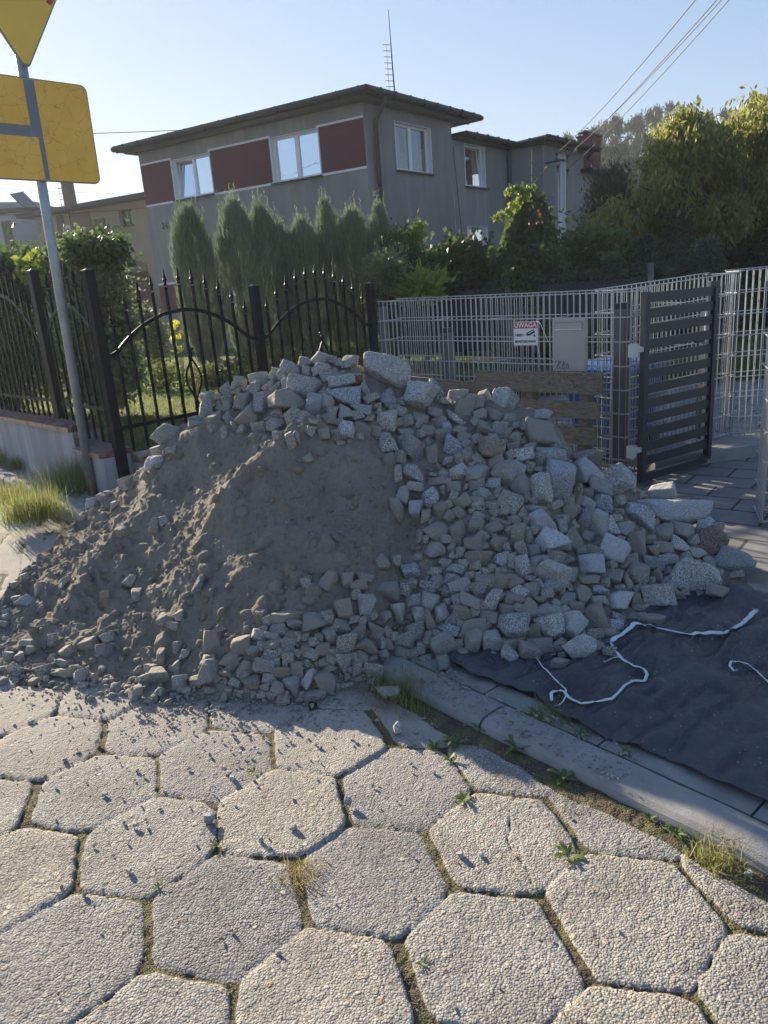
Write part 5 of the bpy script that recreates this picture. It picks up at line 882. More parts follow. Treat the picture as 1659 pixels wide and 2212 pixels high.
# blue bin in the yard
bc = Vector((2.05, 6.35, 0)); root = empty('waste_bin', (bc.x, bc.y, 0)); tag(root, 'blue plastic wheeled waste bin behind the corner of the wire fence', 'waste bin'); Mb_ = Matrix((gd, gn, UPZ)).transposed(); mb = MB(); V = []
for z, w_, d_ in ((.05, .44, .46), (.71, .56, .62), (.75, .6, .66), (.75, .54, .6), (.72, .52, .58)):
    for i, j in ((-1, -1), (1, -1), (1, 1), (-1, 1)): V.append(bc+Mb_@Vector((i*w_/2, j*d_/2, z)))
mb.add(V, [[3, 2, 1, 0]]+[[i*4+k, i*4+(k+1) % 4, (i+1)*4+(k+1) % 4, (i+1)*4+k] for i in range(4) for k in range(4)]); mb.build('body', MA['blue'], root)
mb = MB(); V = []
for z, s in ((.755, 1.04), (.78, 1.04), (.815, .9), (.83, .5)):
    for i, j in ((-1, -1), (1, -1), (1, 1), (-1, 1)): V.append(bc+Mb_@Vector((i*.6*s/2, j*.66*s/2, z)))
mb.add(V, [[3, 2, 1, 0], [12, 13, 14, 15]]+[[i*4+k, i*4+(k+1) % 4, (i+1)*4+(k+1) % 4, (i+1)*4+k] for i in range(3) for k in range(4)]); mb.build('lid', MA['blue'], root)
for s in (-1, 1): mb = MB(); c = bc+Mb_@Vector((s*.24, .26, .11)); mb.tube([c-gd*.025, c+gd*.025], .1, 16); mb.build('wheel', MA['cap'], root)

# ------------------------------------------------------------------ grey house
HC = Vector((.26, 20, 0)); LD = az(-59); RD = az(39); LNn = Vector((-math.cos(R(-59)), math.sin(R(-59)), 0)); RN = Vector((math.cos(R(39)), -math.sin(R(39)), 0))
if LNn.y > 0: LNn = -LNn
def facade(mb, P0, d, nrm, L, z0, z1, ops, depth=.17):
    us_ = sorted({0, L}|{o[0] for o in ops}|{o[1] for o in ops}); zs_ = sorted({z0, z1}|{o[2] for o in ops}|{o[3] for o in ops})
    q = lambda u, z, y=0: P0+d*u+UPZ*z-nrm*y
    for a, b in zip(us_[:-1], us_[1:]):
        for c, e in zip(zs_[:-1], zs_[1:]):
            um, zm = (a+b)/2, (c+e)/2
            if any(o[0] < um < o[1] and o[2] < zm < o[3] for o in ops): continue
            mb.add([q(a, c), q(b, c), q(b, e), q(a, e)], [[0, 1, 2, 3]])
    for (a, b, c, e) in ops:
        for (u0_, z0_, u1_, z1_) in ((a, c, b, c), (a, e, b, e)): mb.add([q(u0_, z0_), q(u1_, z1_), q(u1_, z1_, depth), q(u0_, z0_, depth)], [[0, 1, 2, 3]])
        for u_ in (a, b): mb.add([q(u_, c), q(u_, e), q(u_, e, depth), q(u_, c, depth)], [[0, 1, 2, 3]])
def window(root, P0, d, nrm, a, b, c, e, split=.5, tilt=None, cur='curtain', depth=.15, reveal=True, sill=True, fm='white', fw2=.055, name='window'):
    q = lambda u, z, y=0: P0+d*u+UPZ*z-nrm*y; M_ = Matrix((d, -nrm, UPZ)).transposed(); W = b-a; H = e-c; mb = MB()
    def bx(u0_, u1_, z0_, z1_, y, th, m=mb): m.box(q((u0_+u1_)/2, (z0_+z1_)/2, y), (u1_-u0_, th, z1_-z0_), M=M_)
    bx(a, b, c, c+fw2, depth, .06); bx(a, b, e-fw2, e, depth, .06); bx(a, a+fw2, c+fw2, e-fw2, depth, .06); bx(b-fw2, b, c+fw2, e-fw2, depth, .06); xs = [a, b]
    if split: xm = a+W*split; bx(xm-fw2*.7, xm+fw2*.7, c+fw2, e-fw2, depth, .06); xs = [a, xm, b]
    fr = mb.build(name, MA[fm], root)
    for k, (x0, x1) in enumerate(zip(xs[:-1], xs[1:])):
        mb = MB(); s = fw2*.9; ty = (.0 if tilt != k else 1); V = [q(x0+s, c+s, depth+.005), q(x1-s, c+s, depth+.005), q(x1-s, e-s, depth+.005+ty*.12), q(x0+s, e-s, depth+.005+ty*.12)]; mb.add(V, [[0, 1, 2, 3]])
        p_ = mb.build('pane', MA['glass'], root); p_.parent = fr
        mb = MB(); s2 = .03
        for i in range(4): mb.bar(V[i]+nrm*.012, V[(i+1) % 4]+nrm*.012, .035, .03, nrm)
        p_ = mb.build('sash', MA[fm], root); p_.parent = fr
    mb = MB(); mb.add([q(a, c, depth+.9), q(b, c, depth+.9), q(b, e, depth+.9), q(a, e, depth+.9)], [[0, 1, 2, 3]]); mb.build('room', MA['interior'], root).parent = fr
    if cur:
        for (ca, cb) in (((a+W*.08, a+W*.42), (a+W*.55, b-W*.05)) if split else ((a+W*.1, b-W*.08),)):
            mb = MB(); m_ = 24
            V = []; 
            for i in range(m_+1): u = ca+(cb-ca)*i/m_; y = depth+.22+.02*math.sin(i*1.9); V += [q(u, c+.04, y), q(u, e-.04, y)]
            mb.add(V, [[2*i, 2*i+2, 2*i+3, 2*i+1] for i in range(m_)]); mb.build('curtain', MA[cur], root, True).parent = fr
    if reveal:
        mb = MB(); t_ = .012
        for u_, s in ((a, 1), (b, -1)): mb.box(q(u_+s*(t_/2), (c+e)/2, depth/2-.004), (t_, depth-.012, H), M=M_)
        mb.box(q((a+b)/2, e-t_/2, depth/2-.004), (W, depth-.012, t_), M=M_); mb.build('reveal', MA[fm], root).parent = fr
        f_ = .03
        for u_, s in ((a, -1), (b, 1)): mb = MB(); mb.box(q(u_+s*f_/2, (c+e)/2, -.004), (f_, .012, H+.02), M=M_); mb.build('trim_strip', MA['trim'], root).parent = fr
    if sill: mb = MB(); mb.box(q((a+b)/2, c-.03, -.03), (W+.10, .14, .035), M=M_); mb.build('sill', MA['sill'], root)
house = empty('grey_house', tuple(HC)+()); house.location = HC; tag(house, 'large grey rendered two-storey house with maroon panels and dark flat roof', 'house')
LL = 7.75; LW = [(5.05, 6.5, 4.60, 5.66), (1.38, 2.90, 4.58, 5.68), (4.6, 6.2, 1.4, 2.6), (1.2, 3.0, 1.4, 2.6)]
RWn = [(1.26, 2.86, 4.60, 5.75), (4.62, 5.75, 4.40, 5.55), (4.62, 5.75, 2.2, 3.28)]
mb = MB(); facade(mb, HC, LD, LNn, LL, .2, 6.12, LW); facade(mb, HC, RD, RN, 3.95, .2, 6.12, RWn[:1])
HB = HC+LD*LL+RD*7; mb.add([HC+LD*LL+UPZ*.2, HB+UPZ*.2, HB+UPZ*6.12, HC+LD*LL+UPZ*6.12], [[0, 1, 2, 3]]); e_ = HC+RD*3.95; mb.add([e_+UPZ*5.5, e_+UPZ*6.12, e_-RN*6+UPZ*6.12, e_-RN*6+UPZ*5.5], [[0, 1, 2, 3]])
mb.add([HC+RD*3.95+LD*0+UPZ*6.1, HC+UPZ*6.1, HC+LD*LL+UPZ*6.1, HC+LD*LL+RD*3.95+UPZ*6.1], [[0, 1, 2, 3]]); mb.build('main_wall', MA['stucco'], house)
mb = MB(); facade(mb, HC+RD*3.952, RD, RN, 3.24, .2, 5.62, [(a-3.952, b-3.952, c, e) for a, b, c, e in RWn[1:]]); IC = HC+RD*7.19; BD = az(121); OC = IC+BD*1.15
facade(mb, OC, -BD, Vector((-RD.x, -RD.y, 0)), 1.15, .2, 5.62, []); facade(mb, OC, RD, RN, 3.1, .2, 5.62, [(1.10, 1.62, 2.4, 5.42)]); facade(mb, OC+RD*3.1, RD, RN, 2.0, .2, 4.98, []); mb.build('wing_wall', MA['stucco'], house)
def panelbox(u0_, u1_, z0_, z1_): mb = MB(); M_ = Matrix((LD, -LNn, UPZ)).transposed(); mb.box(HC+LD*(u0_+u1_)/2+UPZ*(z0_+z1_)/2+LNn*.004, (u1_-u0_, .02, z1_-z0_), M=M_); return mb
for (a, b) in ((0.02, 1.33), (2.96, 5.0), (6.55, 7.73)): panelbox(a, b, 4.60, 5.68).build('maroon_panel', MA['maroon'], house)
for (a, b) in ((0.02, 1.40), (2.90, 5.06), (6.5, 7.73)):
    for z in (4.57, 5.70): panelbox(a, b, z-.028, z+.028).build('trim_line', MA['trim'], house)
panelbox(5.2, 7.73, 2.3, 2.36).build('trim_line', MA['trim'], house); panelbox(.02, 1.15, 1.45, 2.6).build('maroon_panel', MA['maroon'], house); panelbox(6.3, 7.73, 1.45, 2.28).build('maroon_panel', MA['maroon'], house)
window(house, HC, LD, LNn, *LW[0], tilt=1); window(house, HC, LD, LNn, *LW[1]); window(house, HC, LD, LNn, *LW[2]); window(house, HC, LD, LNn, *LW[3])
window(house, HC, RD, RN, *RWn[0]); window(house, HC, RD, RN, *RWn[1], split=None, tilt=0, cur='pink'); window(house, HC, RD, RN, *RWn[2], split=None, cur='pink'); window(house, OC, RD, RN, 1.10, 1.62, 2.4, 5.42, split=None, cur=None, sill=False)
def roofslab(poly, z, th=.10, name='roof', lip=.12):
    mb = MB(); mb.prism([Vector((p.x, p.y, 0)) for p in poly], Vector((0, 0, z)), Vector((0, 0, z+th))); r = mb.build(name, MA['roof'], house)
    g = MB(); n = len(poly)
    for i in range(n):
        a, b = poly[i], poly[(i+1) % n]; a = Vector((a.x, a.y, z+th*.35)); b = Vector((b.x, b.y, z+th*.35)); g.tube([a, b], .065, 10)
        d = (b-a).normalized(); L = (b-a).length; k = .5
        while k < L: g.box(a+d*k, (.03, .15, .15), M=Matrix((d, UPZ.cross(d), UPZ)).transposed()); k += .62
    go = g.build('gutter', MA['roof'], house); go.parent = r; return r
ov = .42
c0 = HC+LNn*ov/math.sin(R(82))*1+RN*ov; c1 = HC+LD*(LL+ov*1.4)+LNn*ov; 
roofslab([c0-LNn*.0, c1, c1+RD*7.5-LNn*.0, HC+RD*(3.95+1.05)+RN*ov-RN*6.5, HC+RD*(3.95+1.0)+RN*ov][::-1], 6.12, .13)
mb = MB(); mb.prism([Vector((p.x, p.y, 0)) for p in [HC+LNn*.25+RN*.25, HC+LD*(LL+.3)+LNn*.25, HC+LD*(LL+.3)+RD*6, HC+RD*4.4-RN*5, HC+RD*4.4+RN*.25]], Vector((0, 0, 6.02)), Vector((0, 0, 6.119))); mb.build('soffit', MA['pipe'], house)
roofslab([HC+RD*4.15+RN*.38, HC+RD*7.1+RN*.38, OC-RD*.42+BD*.4, OC+RD*3.55+RN*.42, OC+RD*3.5-RN*6, HC+RD*4.15-RN*5], 5.66, .11)
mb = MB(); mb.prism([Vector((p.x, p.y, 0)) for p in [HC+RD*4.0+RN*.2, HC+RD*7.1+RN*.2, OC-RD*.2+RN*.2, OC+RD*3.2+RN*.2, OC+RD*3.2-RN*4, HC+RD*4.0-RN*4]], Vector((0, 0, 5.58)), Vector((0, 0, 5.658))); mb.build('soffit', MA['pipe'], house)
roofslab([OC+RD*2.9+RN*.35, OC+RD*5.3+RN*.35, OC+RD*5.3-RN*3, OC+RD*2.9-RN*3], 5.0, .1)
cp = OC+RD*4.75-RN*.5; mb = MB(); mb.box(Vector((cp.x, cp.y, 5.68)), (.62, .62, 1.3), M=Matrix((RD, -RN, UPZ)).transposed()); ch = mb.build('chimney', mat_brick('chimney_brick', (.26, .07, .045), (.2, .055, .04), (.12, .05, .04), 5, 0, .5, .25, .03, .004, xz=(R(90), 0, R(51))), house)
mb = MB(); mb.box(Vector((cp.x, cp.y, 6.362)), (.7, .7, .06), M=Matrix((RD, -RN, UPZ)).transposed()); mb.tube([Vector((cp.x-.15, cp.y, 6.36)), Vector((cp.x-.15, cp.y, 6.5))], .11, 10); mb.tube([Vector((cp.x-.15, cp.y, 6.5)), Vector((cp.x-.15, cp.y, 6.6))], [.24, .02], 10); mb.build('chimney_cap', MA['roof'], house).parent = ch
mb = MB(); p = HC+RD*.34+RN*.08; mb.tube([p+UPZ*6.1+RN*.34, p+UPZ*5.95+RN*.30, p+UPZ*5.62+RN*.02, p+UPZ*.2], .055, 8); mb.build('downpipe', MA['pipe'], house, True)
mb = MB(); p = IC+RN*.1-RD*.05; mb.tube([p+UPZ*5.66, p+UPZ*5.5, p+UPZ*.2], .055, 8); mb.build('downpipe', MA['pipe'], house, True)
p = OC+RD*3.15+RN*.1; mb = MB(); mb.tube([p+UPZ*5.62+RN*.2, p+UPZ*5.45, p+UPZ*5.3+RD*.5, p+UPZ*5.05+RD*.52], .05, 8); mb.build('downpipe', MA['pipe'], house, True)
text('24', HC+LD*7.1+UPZ*3.95+LNn*.02, .26, MA['sill'], 'house_number', None, Matrix((-LD, -LNn, UPZ)).transposed(), .006).parent = None
ho = bpy.data.objects['house_number']; ho.parent = house; ho.matrix_parent_inverse = Matrix.Translation(house.location).inverted()
mb = MB(); mb.bar(HC+RD*3.98+RN*.015+UPZ*5.4, HC+RD*4.35+RN*.015+UPZ*2.2, .012); mb.build('wall_cable', MA['pipe'], house)
# electrical bracket on the wing
eb = empty('electric_bracket', tuple(OC+UPZ*5.1)); tag(eb, 'rusty insulator bracket on the wing wall where four overhead wires end', 'wall bracket'); mb = MB(); q0 = OC+RD*.12+RN*.03+UPZ*5.05; mb.bar(q0, q0+RN*.62, .05); mb.bar(q0+RN*.55-RD*.38, q0+RN*.55+RD*.42, .05)
mb.build('arm', MA['pipe'], eb); ins = []
for s, zz_ in ((-.36, .1), (-.3, -.25), (.38, .1), (.40, -.3)): mb = MB(); c = q0+RN*.56+RD*s+UPZ*zz_; ins.append(c+UPZ*.08); mb.tube([c-UPZ*.12, c, c+UPZ*.02, c+UPZ*.08, c+UPZ*.1], [.014, .02, .05, .045, .02], 8); mb.build('insulator', MA['sill'], eb, True)
mb = MB(); mb.tube([q0-RD*0+UPZ*.02, q0-BD*.6+UPZ*-.12+RN*.0-RD*.02, q0-BD*1.0-UPZ*.2, q0-BD*1.05-UPZ*.9, q0-BD*1.05-UPZ*2.4], .012, 5); mb.build('feed_cable', MA['pipe'], eb, True)
def cable(a, b, sag, r, label, grp=None):
    r *= .55; mb = MB(); a = Vector(a); b = Vector(b); mb.tube([a.lerp(b, t)-UPZ*sag*4*t*(1-t) for t in np.linspace(0, 1, 24)], r, 5); o = mb.build('overhead_wire', MA['wire'], None, True); tag(o, label, 'overhead wire', grp); return base(o, a)
for i, (a, b) in enumerate((((1465, 0), 'leftmost'), ((1510, 0), 'second from left'), ((1540, -22), 'third from left'), ((1565, -30), 'rightmost'))):
    e = ins[[0, 1, 2, 3][i]]; f = atY(a[0], a[1], 10.5+i*.3); cable(e, e+(f-e)*1.6, .25, .012, '%s of the four overhead wires rising to the right from the bracket' % b, 'overhead wires at the house wing')
# roof antenna
ab = Vector((1.12, 21.2, 6.2)); root = empty('roof_antenna', tuple(ab)); tag(root, 'tall thin antenna mast on the grey house roof', 'antenna'); mb = MB(); mb.tube([ab, ab+UPZ*1.0+Vector((-.02, 0, 0)), ab+UPZ*2.1+Vector((-.03, 0, 0))], [.022, .018, .008], 6); mb.build('mast', MA['wire'], root, True); mb = MB(); mb.tube([ab+UPZ*.2+Vector((-.14, 0, 0)), ab+UPZ*1.35+Vector((-.14, 0, 0))], .009, 5)
for k in range(9): z = .25+k*.135; mb.bar(ab+UPZ*z+Vector((-.22, 0, .01)), ab+UPZ*z+Vector((-.0, .0, -.01)), .012)
mb.build('aerial_elements', MA['wire'], root)

# ------------------------------------------------------------------ houses far left
def at3(x, y, Y): return atY(x, y, Y)
bh = empty('beige_house', (-9.5, 30, 0)); tag(bh, 'beige house with an arched porch and brick balcony beyond the grey house', 'house')
bx0 = Vector((-13.2, 32.5, 0)); bx1 = Vector((-6.9, 29.2, 0)); bd = (bx1-bx0).normalized(); bn = Vector((bd.y, -bd.x, 0)); BL_ = (bx1-bx0).length
def upos(x, y):   # on beige facade
    d = ray(x, y); k = ((bx0-O).dot(bn))/d.dot(bn); p = O+d*k; return (p-bx0).dot(bd), p.z
def z8(x, y): return (x*.27125*.7745, (500+y*.27125)*.7745)
w0 = upos(*z8(1215, 320)); w1_ = upos(*z8(1372, 462)); mb = MB(); a0 = upos(*z8(1300, 1010)); a1 = upos(*z8(1500, 800))
facade(mb, bx0, bd, bn, BL_, .2, 5.55, [(w0[0], w1_[0], w1_[1], w0[1]), (a0[0]-.3, a1[0], 1.9, a1[1]-.25)], .3); mb.add([bx1+UPZ*.2, bx1-bn*6+UPZ*.2, bx1-bn*6+UPZ*5.55, bx1+UPZ*5.55], [[0, 1, 2, 3]])
mb.build('wall', MA['beige'], bh); window(bh, bx0, bd, bn, w0[0], w1_[0], w1_[1], w0[1], cur='curtain', fm='sill', reveal=False, depth=.2)
mb = MB(); n = 16; ca = (a0[0]-.3+a1[0])/2; ra = (a1[0]-a0[0]+.3)/2; zt_ = a1[1]-.25; poly = [bx0+bd*(ca+ra*math.cos(t))+UPZ*(zt_-.25+.5*math.sin(t)) for t in np.linspace(0, math.pi, n)]; mb.prism([p+bn*.004 for p in poly], -bn*.1, bn*.004); mb.build('arch_head', MA['brownp'], bh)
mb = MB(); mb.box(bx0+bd*ca-bn*.9+UPZ*2.2, (2*ra+1, .1, 4), M=Matrix((bd, -bn, UPZ)).transposed()); mb.build('porch_back', MA['brownp'], bh)
for (xa, xb, m_) in ((540, 590, 'beige'), (600, 660, 'brownp'), (745, 940, 'brownp'), (662, 742, 'lilac')):
    u0_, _z = upos(*z8(xa, 450)); u1_, _z = upos(*z8(xb, 450)); mb = MB(); mb.box(bx0+bd*(u0_+u1_)/2+UPZ*(4.45 if m_ != 'lilac' else 4.2)+bn*.01, (u1_-u0_, .06, 2.1 if m_ != 'lilac' else 1.8), M=Matrix((bd, -bn, UPZ)).transposed()); mb.build('facade_panel', MA[m_], bh)
u0_, _ = upos(*z8(945, 400)); u1_, _ = upos(*z8(1075, 400)); mb = MB(); mb.box(bx0+bd*(u0_+u1_)/2+UPZ*4.6+bn*.01, (u1_-u0_, .06, 1.1), M=Matrix((bd, -bn, UPZ)).transposed()); mb.build('dark_window', MA['interior'], bh)
mb = MB(); mb.prism([bx0+bn*.5-bd*.5, bx1+bn*.5+bd*.3, bx1-bn*7+bd*.3, bx0-bn*7-bd*.5], UPZ*5.56, UPZ*5.72); mb.build('roof', MA['roof'], bh)
p0 = upos(*z8(1325, 1010)); p1 = upos(*z8(1640, 990)); rb = empty('x'); bpy.data.objects.remove(rb); ub = p0[0]; ue = p0[0]+1.9; mb = MB(); mb.box(bx0+bd*(ub+ue)/2+bn*1.2+UPZ*1.95, (ue-ub, .08, 1.15), M=Matrix((bd, -bn, UPZ)).transposed()); mb.build('brick_balcony', MA['rail'], bh); mb = MB(); mb.bar(bx0+bd*ub+bn*1.2+UPZ*2.6, bx0+bd*ue+bn*1.2+UPZ*2.6, .05)
for k in range(14): pp = bx0+bd*(ub+(ue-ub)*k/13)+bn*1.27; mb.bar(pp+UPZ*1.4, pp+UPZ*2.6, .02)
mb.build('balcony_railing', MA['black'], bh)
cpos = atY(155, 452, 31); mb = MB(); mb.box(Vector((cpos.x, cpos.y, 6.15)), (.36, .36, 1.1)); mb.box(Vector((cpos.x, cpos.y, 6.72)), (.44, .44, .08)); mb.build('chimney', MA['brownp'], bh)
aa = atY(146, 448, 31.5); root = empty('panel_aerial', tuple(aa)); tag(root, 'small grid television aerial beside the beige house chimney', 'antenna'); mb = MB(); mb.tube([aa-UPZ*.8, aa+UPZ*.75], .02, 5); mb.build('mast', MA['wire'], root); mb = MB()
for k in range(5): mb.bar(aa+UPZ*(-.1+k*.2)+Vector((-.25, 0, 0)), aa+UPZ*(-.1+k*.2)+Vector((.05, 0, 0)), .02)
for k in range(3): mb.bar(aa+UPZ*(-.15)+Vector((-.22+k*.12, 0, 0)), aa+UPZ*.75+Vector((-.22+k*.12, 0, 0)), .012)
mb.build('grid', MA['wire'], root)
hb = empty('pale_blue_house', (-15, 34, 0)); tag(hb, 'pale blue house with a roof-mounted solar panel at the far left', 'house')
mb = MB(); P_ = [Vector((-19.5, 36, 0)), Vector((-14.8, 34.0, 0)), Vector((-12.9, 34.9, 0)), Vector((-12.9, 41, 0)), Vector((-19.5, 41, 0))]; mb.prism(P_, UPZ*.2, UPZ*6.02); mb.build('wall', MA['paleblue'], hb)
mb = MB(); c = sum(P_, Vector())/5; mb.prism([c+(p-c)*1.07 for p in P_], UPZ*6.03, UPZ*6.2); mb.build('roof', MA['roof'], hb); mb = MB(); mb.prism([c+(p-c)*.75+Vector((-1, 1, 0)) for p in P_], UPZ*6.2, UPZ*6.75); mb.build('upper_storey', MA['paleblue'], hb)
wp = atY(*z8(85, 555), 34.6); mb = MB(); dq = (P_[1]-P_[0]).normalized(); nq = Vector((dq.y, -dq.x, 0)); k = ((P_[0]-O).dot(nq))/(wp-O).dot(nq); wp = O+(wp-O)*k; mb.box(wp+nq*.0, (.55, .05, 1.0), M=Matrix((dq, -nq, UPZ)).transposed()); wf = mb.build('window', MA['brownp'], hb); mb = MB(); mb.box(wp+nq*.02, (.4, .05, .85), M=Matrix((dq, -nq, UPZ)).transposed()); mb.build('pane', MA['interior'], hb).parent = wf
sa = [atY(*z8(108, 150), 34.5), atY(*z8(236, 125), 35.5), atY(*z8(410, 300), 35.5), atY(*z8(280, 318), 34.5)]; mb = MB(); mb.prism(sa, Vector((0, 0, 0)), Vector((0, .1, -.06))); root = empty('solar_collector', tuple(sa[3])); tag(root, 'tilted dark solar collector on the pale blue house roof', 'solar panel'); mb.build('collector', MA['solar'], root); mb = MB(); mb.tube([sa[0], sa[0]+Vector((.25, 0, -.35)), Vector((sa[0].x+.5, sa[0].y, 6.3))], .03, 5); mb.build('support', MA['wire'], root); mb = MB(); mb.tube([sa[1], Vector((sa[1].x+.1, sa[1].y, 6.3))], .03, 5); mb.build('support', MA['wire'], root)
cable(atY(-200, 290, 19), atY(415, 280, 19.2), .05, .014, 'dark cable running from the grey house roof to the left'); cable(atY(-250, 460, 24), atY(520, 425, 26), .25, .014, 'lower dark cable crossing in front of the beige house'); cable(atY(-100, 398, 34), atY(320, 418, 30), .1, .010, 'faint thin wire in the sky above the beige house')

# ------------------------------------------------------------------ foliage
def rot_dirs(n): v = rng.normal(size=(n, 3)); return v/np.linalg.norm(v, axis=1)[:, None]
def leafmesh(name, P, D, L, W, mat, parent=None, fold=.25):
    n = len(P); L = np.broadcast_to(L, n)[:, None]; W = np.broadcast_to(W, n)[:, None]; D = D/np.linalg.norm(D, axis=1)[:, None]; s = np.cross(D, rot_dirs(n)); s /= np.linalg.norm(s, axis=1)[:, None]+1e-9; u = np.cross(s, D)
    a = P; b = P+D*L*.45+s*W/2+u*W*fold*.5; c = P+D*L; d = P+D*L*.45-s*W/2+u*W*fold*.5; V = np.stack([a, b, c, d], 1).reshape(-1, 3)
    if parent is not None: V = V-np.array(parent.location)
    return meshobj(name, V, np.arange(4*n).reshape(n, 4), mat, parent)
def clumps(center, rad, nc, nl, spread, shell=.55, flat=1., prof=None, low=0):
    c = []
    while len(c) < nc:
        p = rng.uniform(-1, 1, 3); r = np.linalg.norm(p)
        if r > 1 or r < shell*rng.uniform(.6, 1): continue
        if p[2] < -1+low: continue
        c.append(p)
    c = np.array(c)*np.array(rad)+np.array(center); k = rng.integers(0, nc, nl); sz = rng.uniform(.5, 1.3, nc); P = c[k]+rng.normal(size=(nl, 3))*(spread*sz[k])[:, None]; return P, P-np.array(center)
def trunk(root, base_, top, r0_, limbs, mat='bark', name='trunk'):
    mb = MB(); b_ = Vector(base_); t_ = Vector(top); mb.tube([b_, b_.lerp(t_, .4)+Vector((rr.uniform(-.1, .1), 0, 0)), t_], [r0_, r0_*.75, r0_*.25], 8)
    for l in limbs: l = Vector(l); s = b_.lerp(t_, rr.uniform(.2, .75)); m_ = s.lerp(l, .5)+UPZ*.08*(l-s).length; mb.tube([s, m_, l], [r0_*.45, r0_*.28, r0_*.08], 6)
    return mb.build(name, MA[mat], root, True)
GZ = .32
def juniper(x, ytop, Y, wpx, label, seed, lobes=((0, 0, 1),)):
    t = atY(x, ytop, Y); base_ = Vector((t.x+.06, t.y, GZ)); root = empty('juniper', tuple(base_)); tag(root, label, 'juniper', 'columnar junipers behind the iron fence'); H = t.z-GZ; Rr = wpx/2/FPX*Y*.97; t = t+UPZ*.13; H = t.z-GZ; Ps = []; Ds = []; Ls = []
    n = int(13000*(wpx/95)); u = rng.uniform(0, 1, n)**.85; prof_ = np.interp(u, [0, .12, .3, .6, .8, .92, 1], [.42, .76, .97, .98, .82, .5, .06]); ph = rng.uniform(0, 2*np.pi, n); lump = 1+.16*np.sin(ph*3+seed+u*5)+.12*np.sin(ph*5-seed*2+u*11); rad = prof_*Rr*lump*np.sqrt(rng.uniform(.45, 1, n))
    P = np.stack([base_.x+rad*np.cos(ph), base_.y+rad*np.sin(ph), GZ+.25+u*(H-.62)], 1); D = np.stack([np.cos(ph)*.27, np.sin(ph)*.27, np.ones(n)*1.3], 1)+rng.normal(size=(n, 3))*.17; leafmesh('foliage', P, D, rng.uniform(.07, .27, n), .012, MA['jun'], root)
    m_ = 130; ph = rng.uniform(0, 2*np.pi, m_); u = rng.uniform(.5, .93, m_); rad = np.interp(u, [.5, .8, .93], [1.05, .95, .5])*Rr*rng.uniform(.2, 1, m_); q = []; dd = []
    for k in range(m_):
        for j in range(16): f = j/16.; q.append([base_.x+rad[k]*math.cos(ph[k]), base_.y+rad[k]*math.sin(ph[k]), GZ+.1+u[k]*(H-.2)+f*.36*(.6+.4*math.sin(k*7.7))]); dd.append([rng.normal()*.4, rng.normal()*.4, 1])
    leafmesh('top_shoots', np.array(q), np.array(dd), .05, .011, MA['jun'], root); trunk(root, base_-UPZ*.05, base_+UPZ*H*.8, .05, [])
for i, a in enumerate(((393, 432, 12.6, 84, 'leftmost slim juniper beside the ivy hedge with pointed tip'), (490, 418, 12.8, 84, 'second juniper from left, broad and tallest of its pair'), (548, 432, 13.2, 80, 'juniper merging with the broad one on its right side'), (588, 470, 13.4, 60, 'lower rounded juniper shoulder before the gap left of the middle ones'), (640, 462, 13.4, 82, 'wide ragged-topped juniper below the right first-floor window'), (691, 422, 13.6, 54, 'narrow pointed juniper between two wider ones under the maroon panel'), (748, 440, 13.6, 78, 'second juniper from the house corner with twin-tipped crown'), (808, 428, 13.6, 50, 'rightmost thin juniper in front of the dark downpipe'))): juniper(*a[:5], i*1.7)
def bush(name, x0, x1, ytop, ybot, Y, mat, label, cat, L=.07, W=.05, n=9000, nc=80, depth=.6, hang=0., group=None, spread=.12, stem=True, trunkm='bark', zb=None):
    a = atY(x0, (ytop+ybot)/2, Y); b = atY(x1, (ytop+ybot)/2, Y); xm = (x0+x1)/2; t = atY(xm, ytop, Y); bo_ = atY(xm, ybot, Y) if zb is None else Vector((0, 0, zb)); zc_ = (t.z+bo_.z)/2; rx = abs(b.x-a.x)/2; rz_ = (t.z-bo_.z)/2; root = empty(name, ((a.x+b.x)/2, Y, GZ)); tag(root, label, cat, group)
    P, D = clumps(((a.x+b.x)/2, Y, zc_), (rx-spread*.6, depth, rz_-spread*.6), nc, n, spread, .5); D = D/np.linalg.norm(D, axis=1)[:, None]+rng.normal(size=P.shape)*.6; D[:, 2] -= hang; leafmesh('leaves', P, D, rng.uniform(.7, 1.3, n)*L, rng.uniform(.8, 1.2, n)*W, MA[mat], root)
    if stem: trunk(root, ((a.x+b.x)/2, Y, GZ-.05), ((a.x+b.x)/2, Y, zc_+rz_*.4), .05, [((a.x+b.x)/2+rr.uniform(-rx, rx)*.7, Y+rr.uniform(-.3, .3), zc_+rr.uniform(-.5, .7)*rz_) for _ in range(5)], trunkm)
    return root
bush('ivy_hedge', 118, 288, 505, 870, 9.2, 'ivysmall', 'tall rounded ivy-covered hedge behind the sign post', 'hedge', .055, .045, 24000, 150, .55, .5, spread=.10, zb=.3)
bush('climbing_vine', 135, 275, 512, 570, 8.95, 'ivy', 'large-leaved dark vine draped over the top of the tall ivy hedge', 'vine', .075, .06, 1900, 60, .4, .7, spread=.07, stem=False)
bush('climbing_vine', -80, 140, 552, 640, 9.6, 'ivy', 'vine trailing over the brown beam at the left photo edge', 'vine', .10, .08, 3200, 60, .4, .7, spread=.12, stem=False)
bush('climbing_vine', 50, 95, 555, 600, 8.7, 'lime', 'bright yellow-green vine tips catching the sun left of the sign post', 'vine', .10, .075, 130, 12, .15, .6, spread=.07, stem=False)
bush('ivy_hedge', -150, 120, 590, 900, 9.9, 'ivysmall', 'sunlit small-leaved hedge behind the left iron fence', 'hedge', .06, .05, 15000, 110, .5, .3, spread=.14, zb=.3)
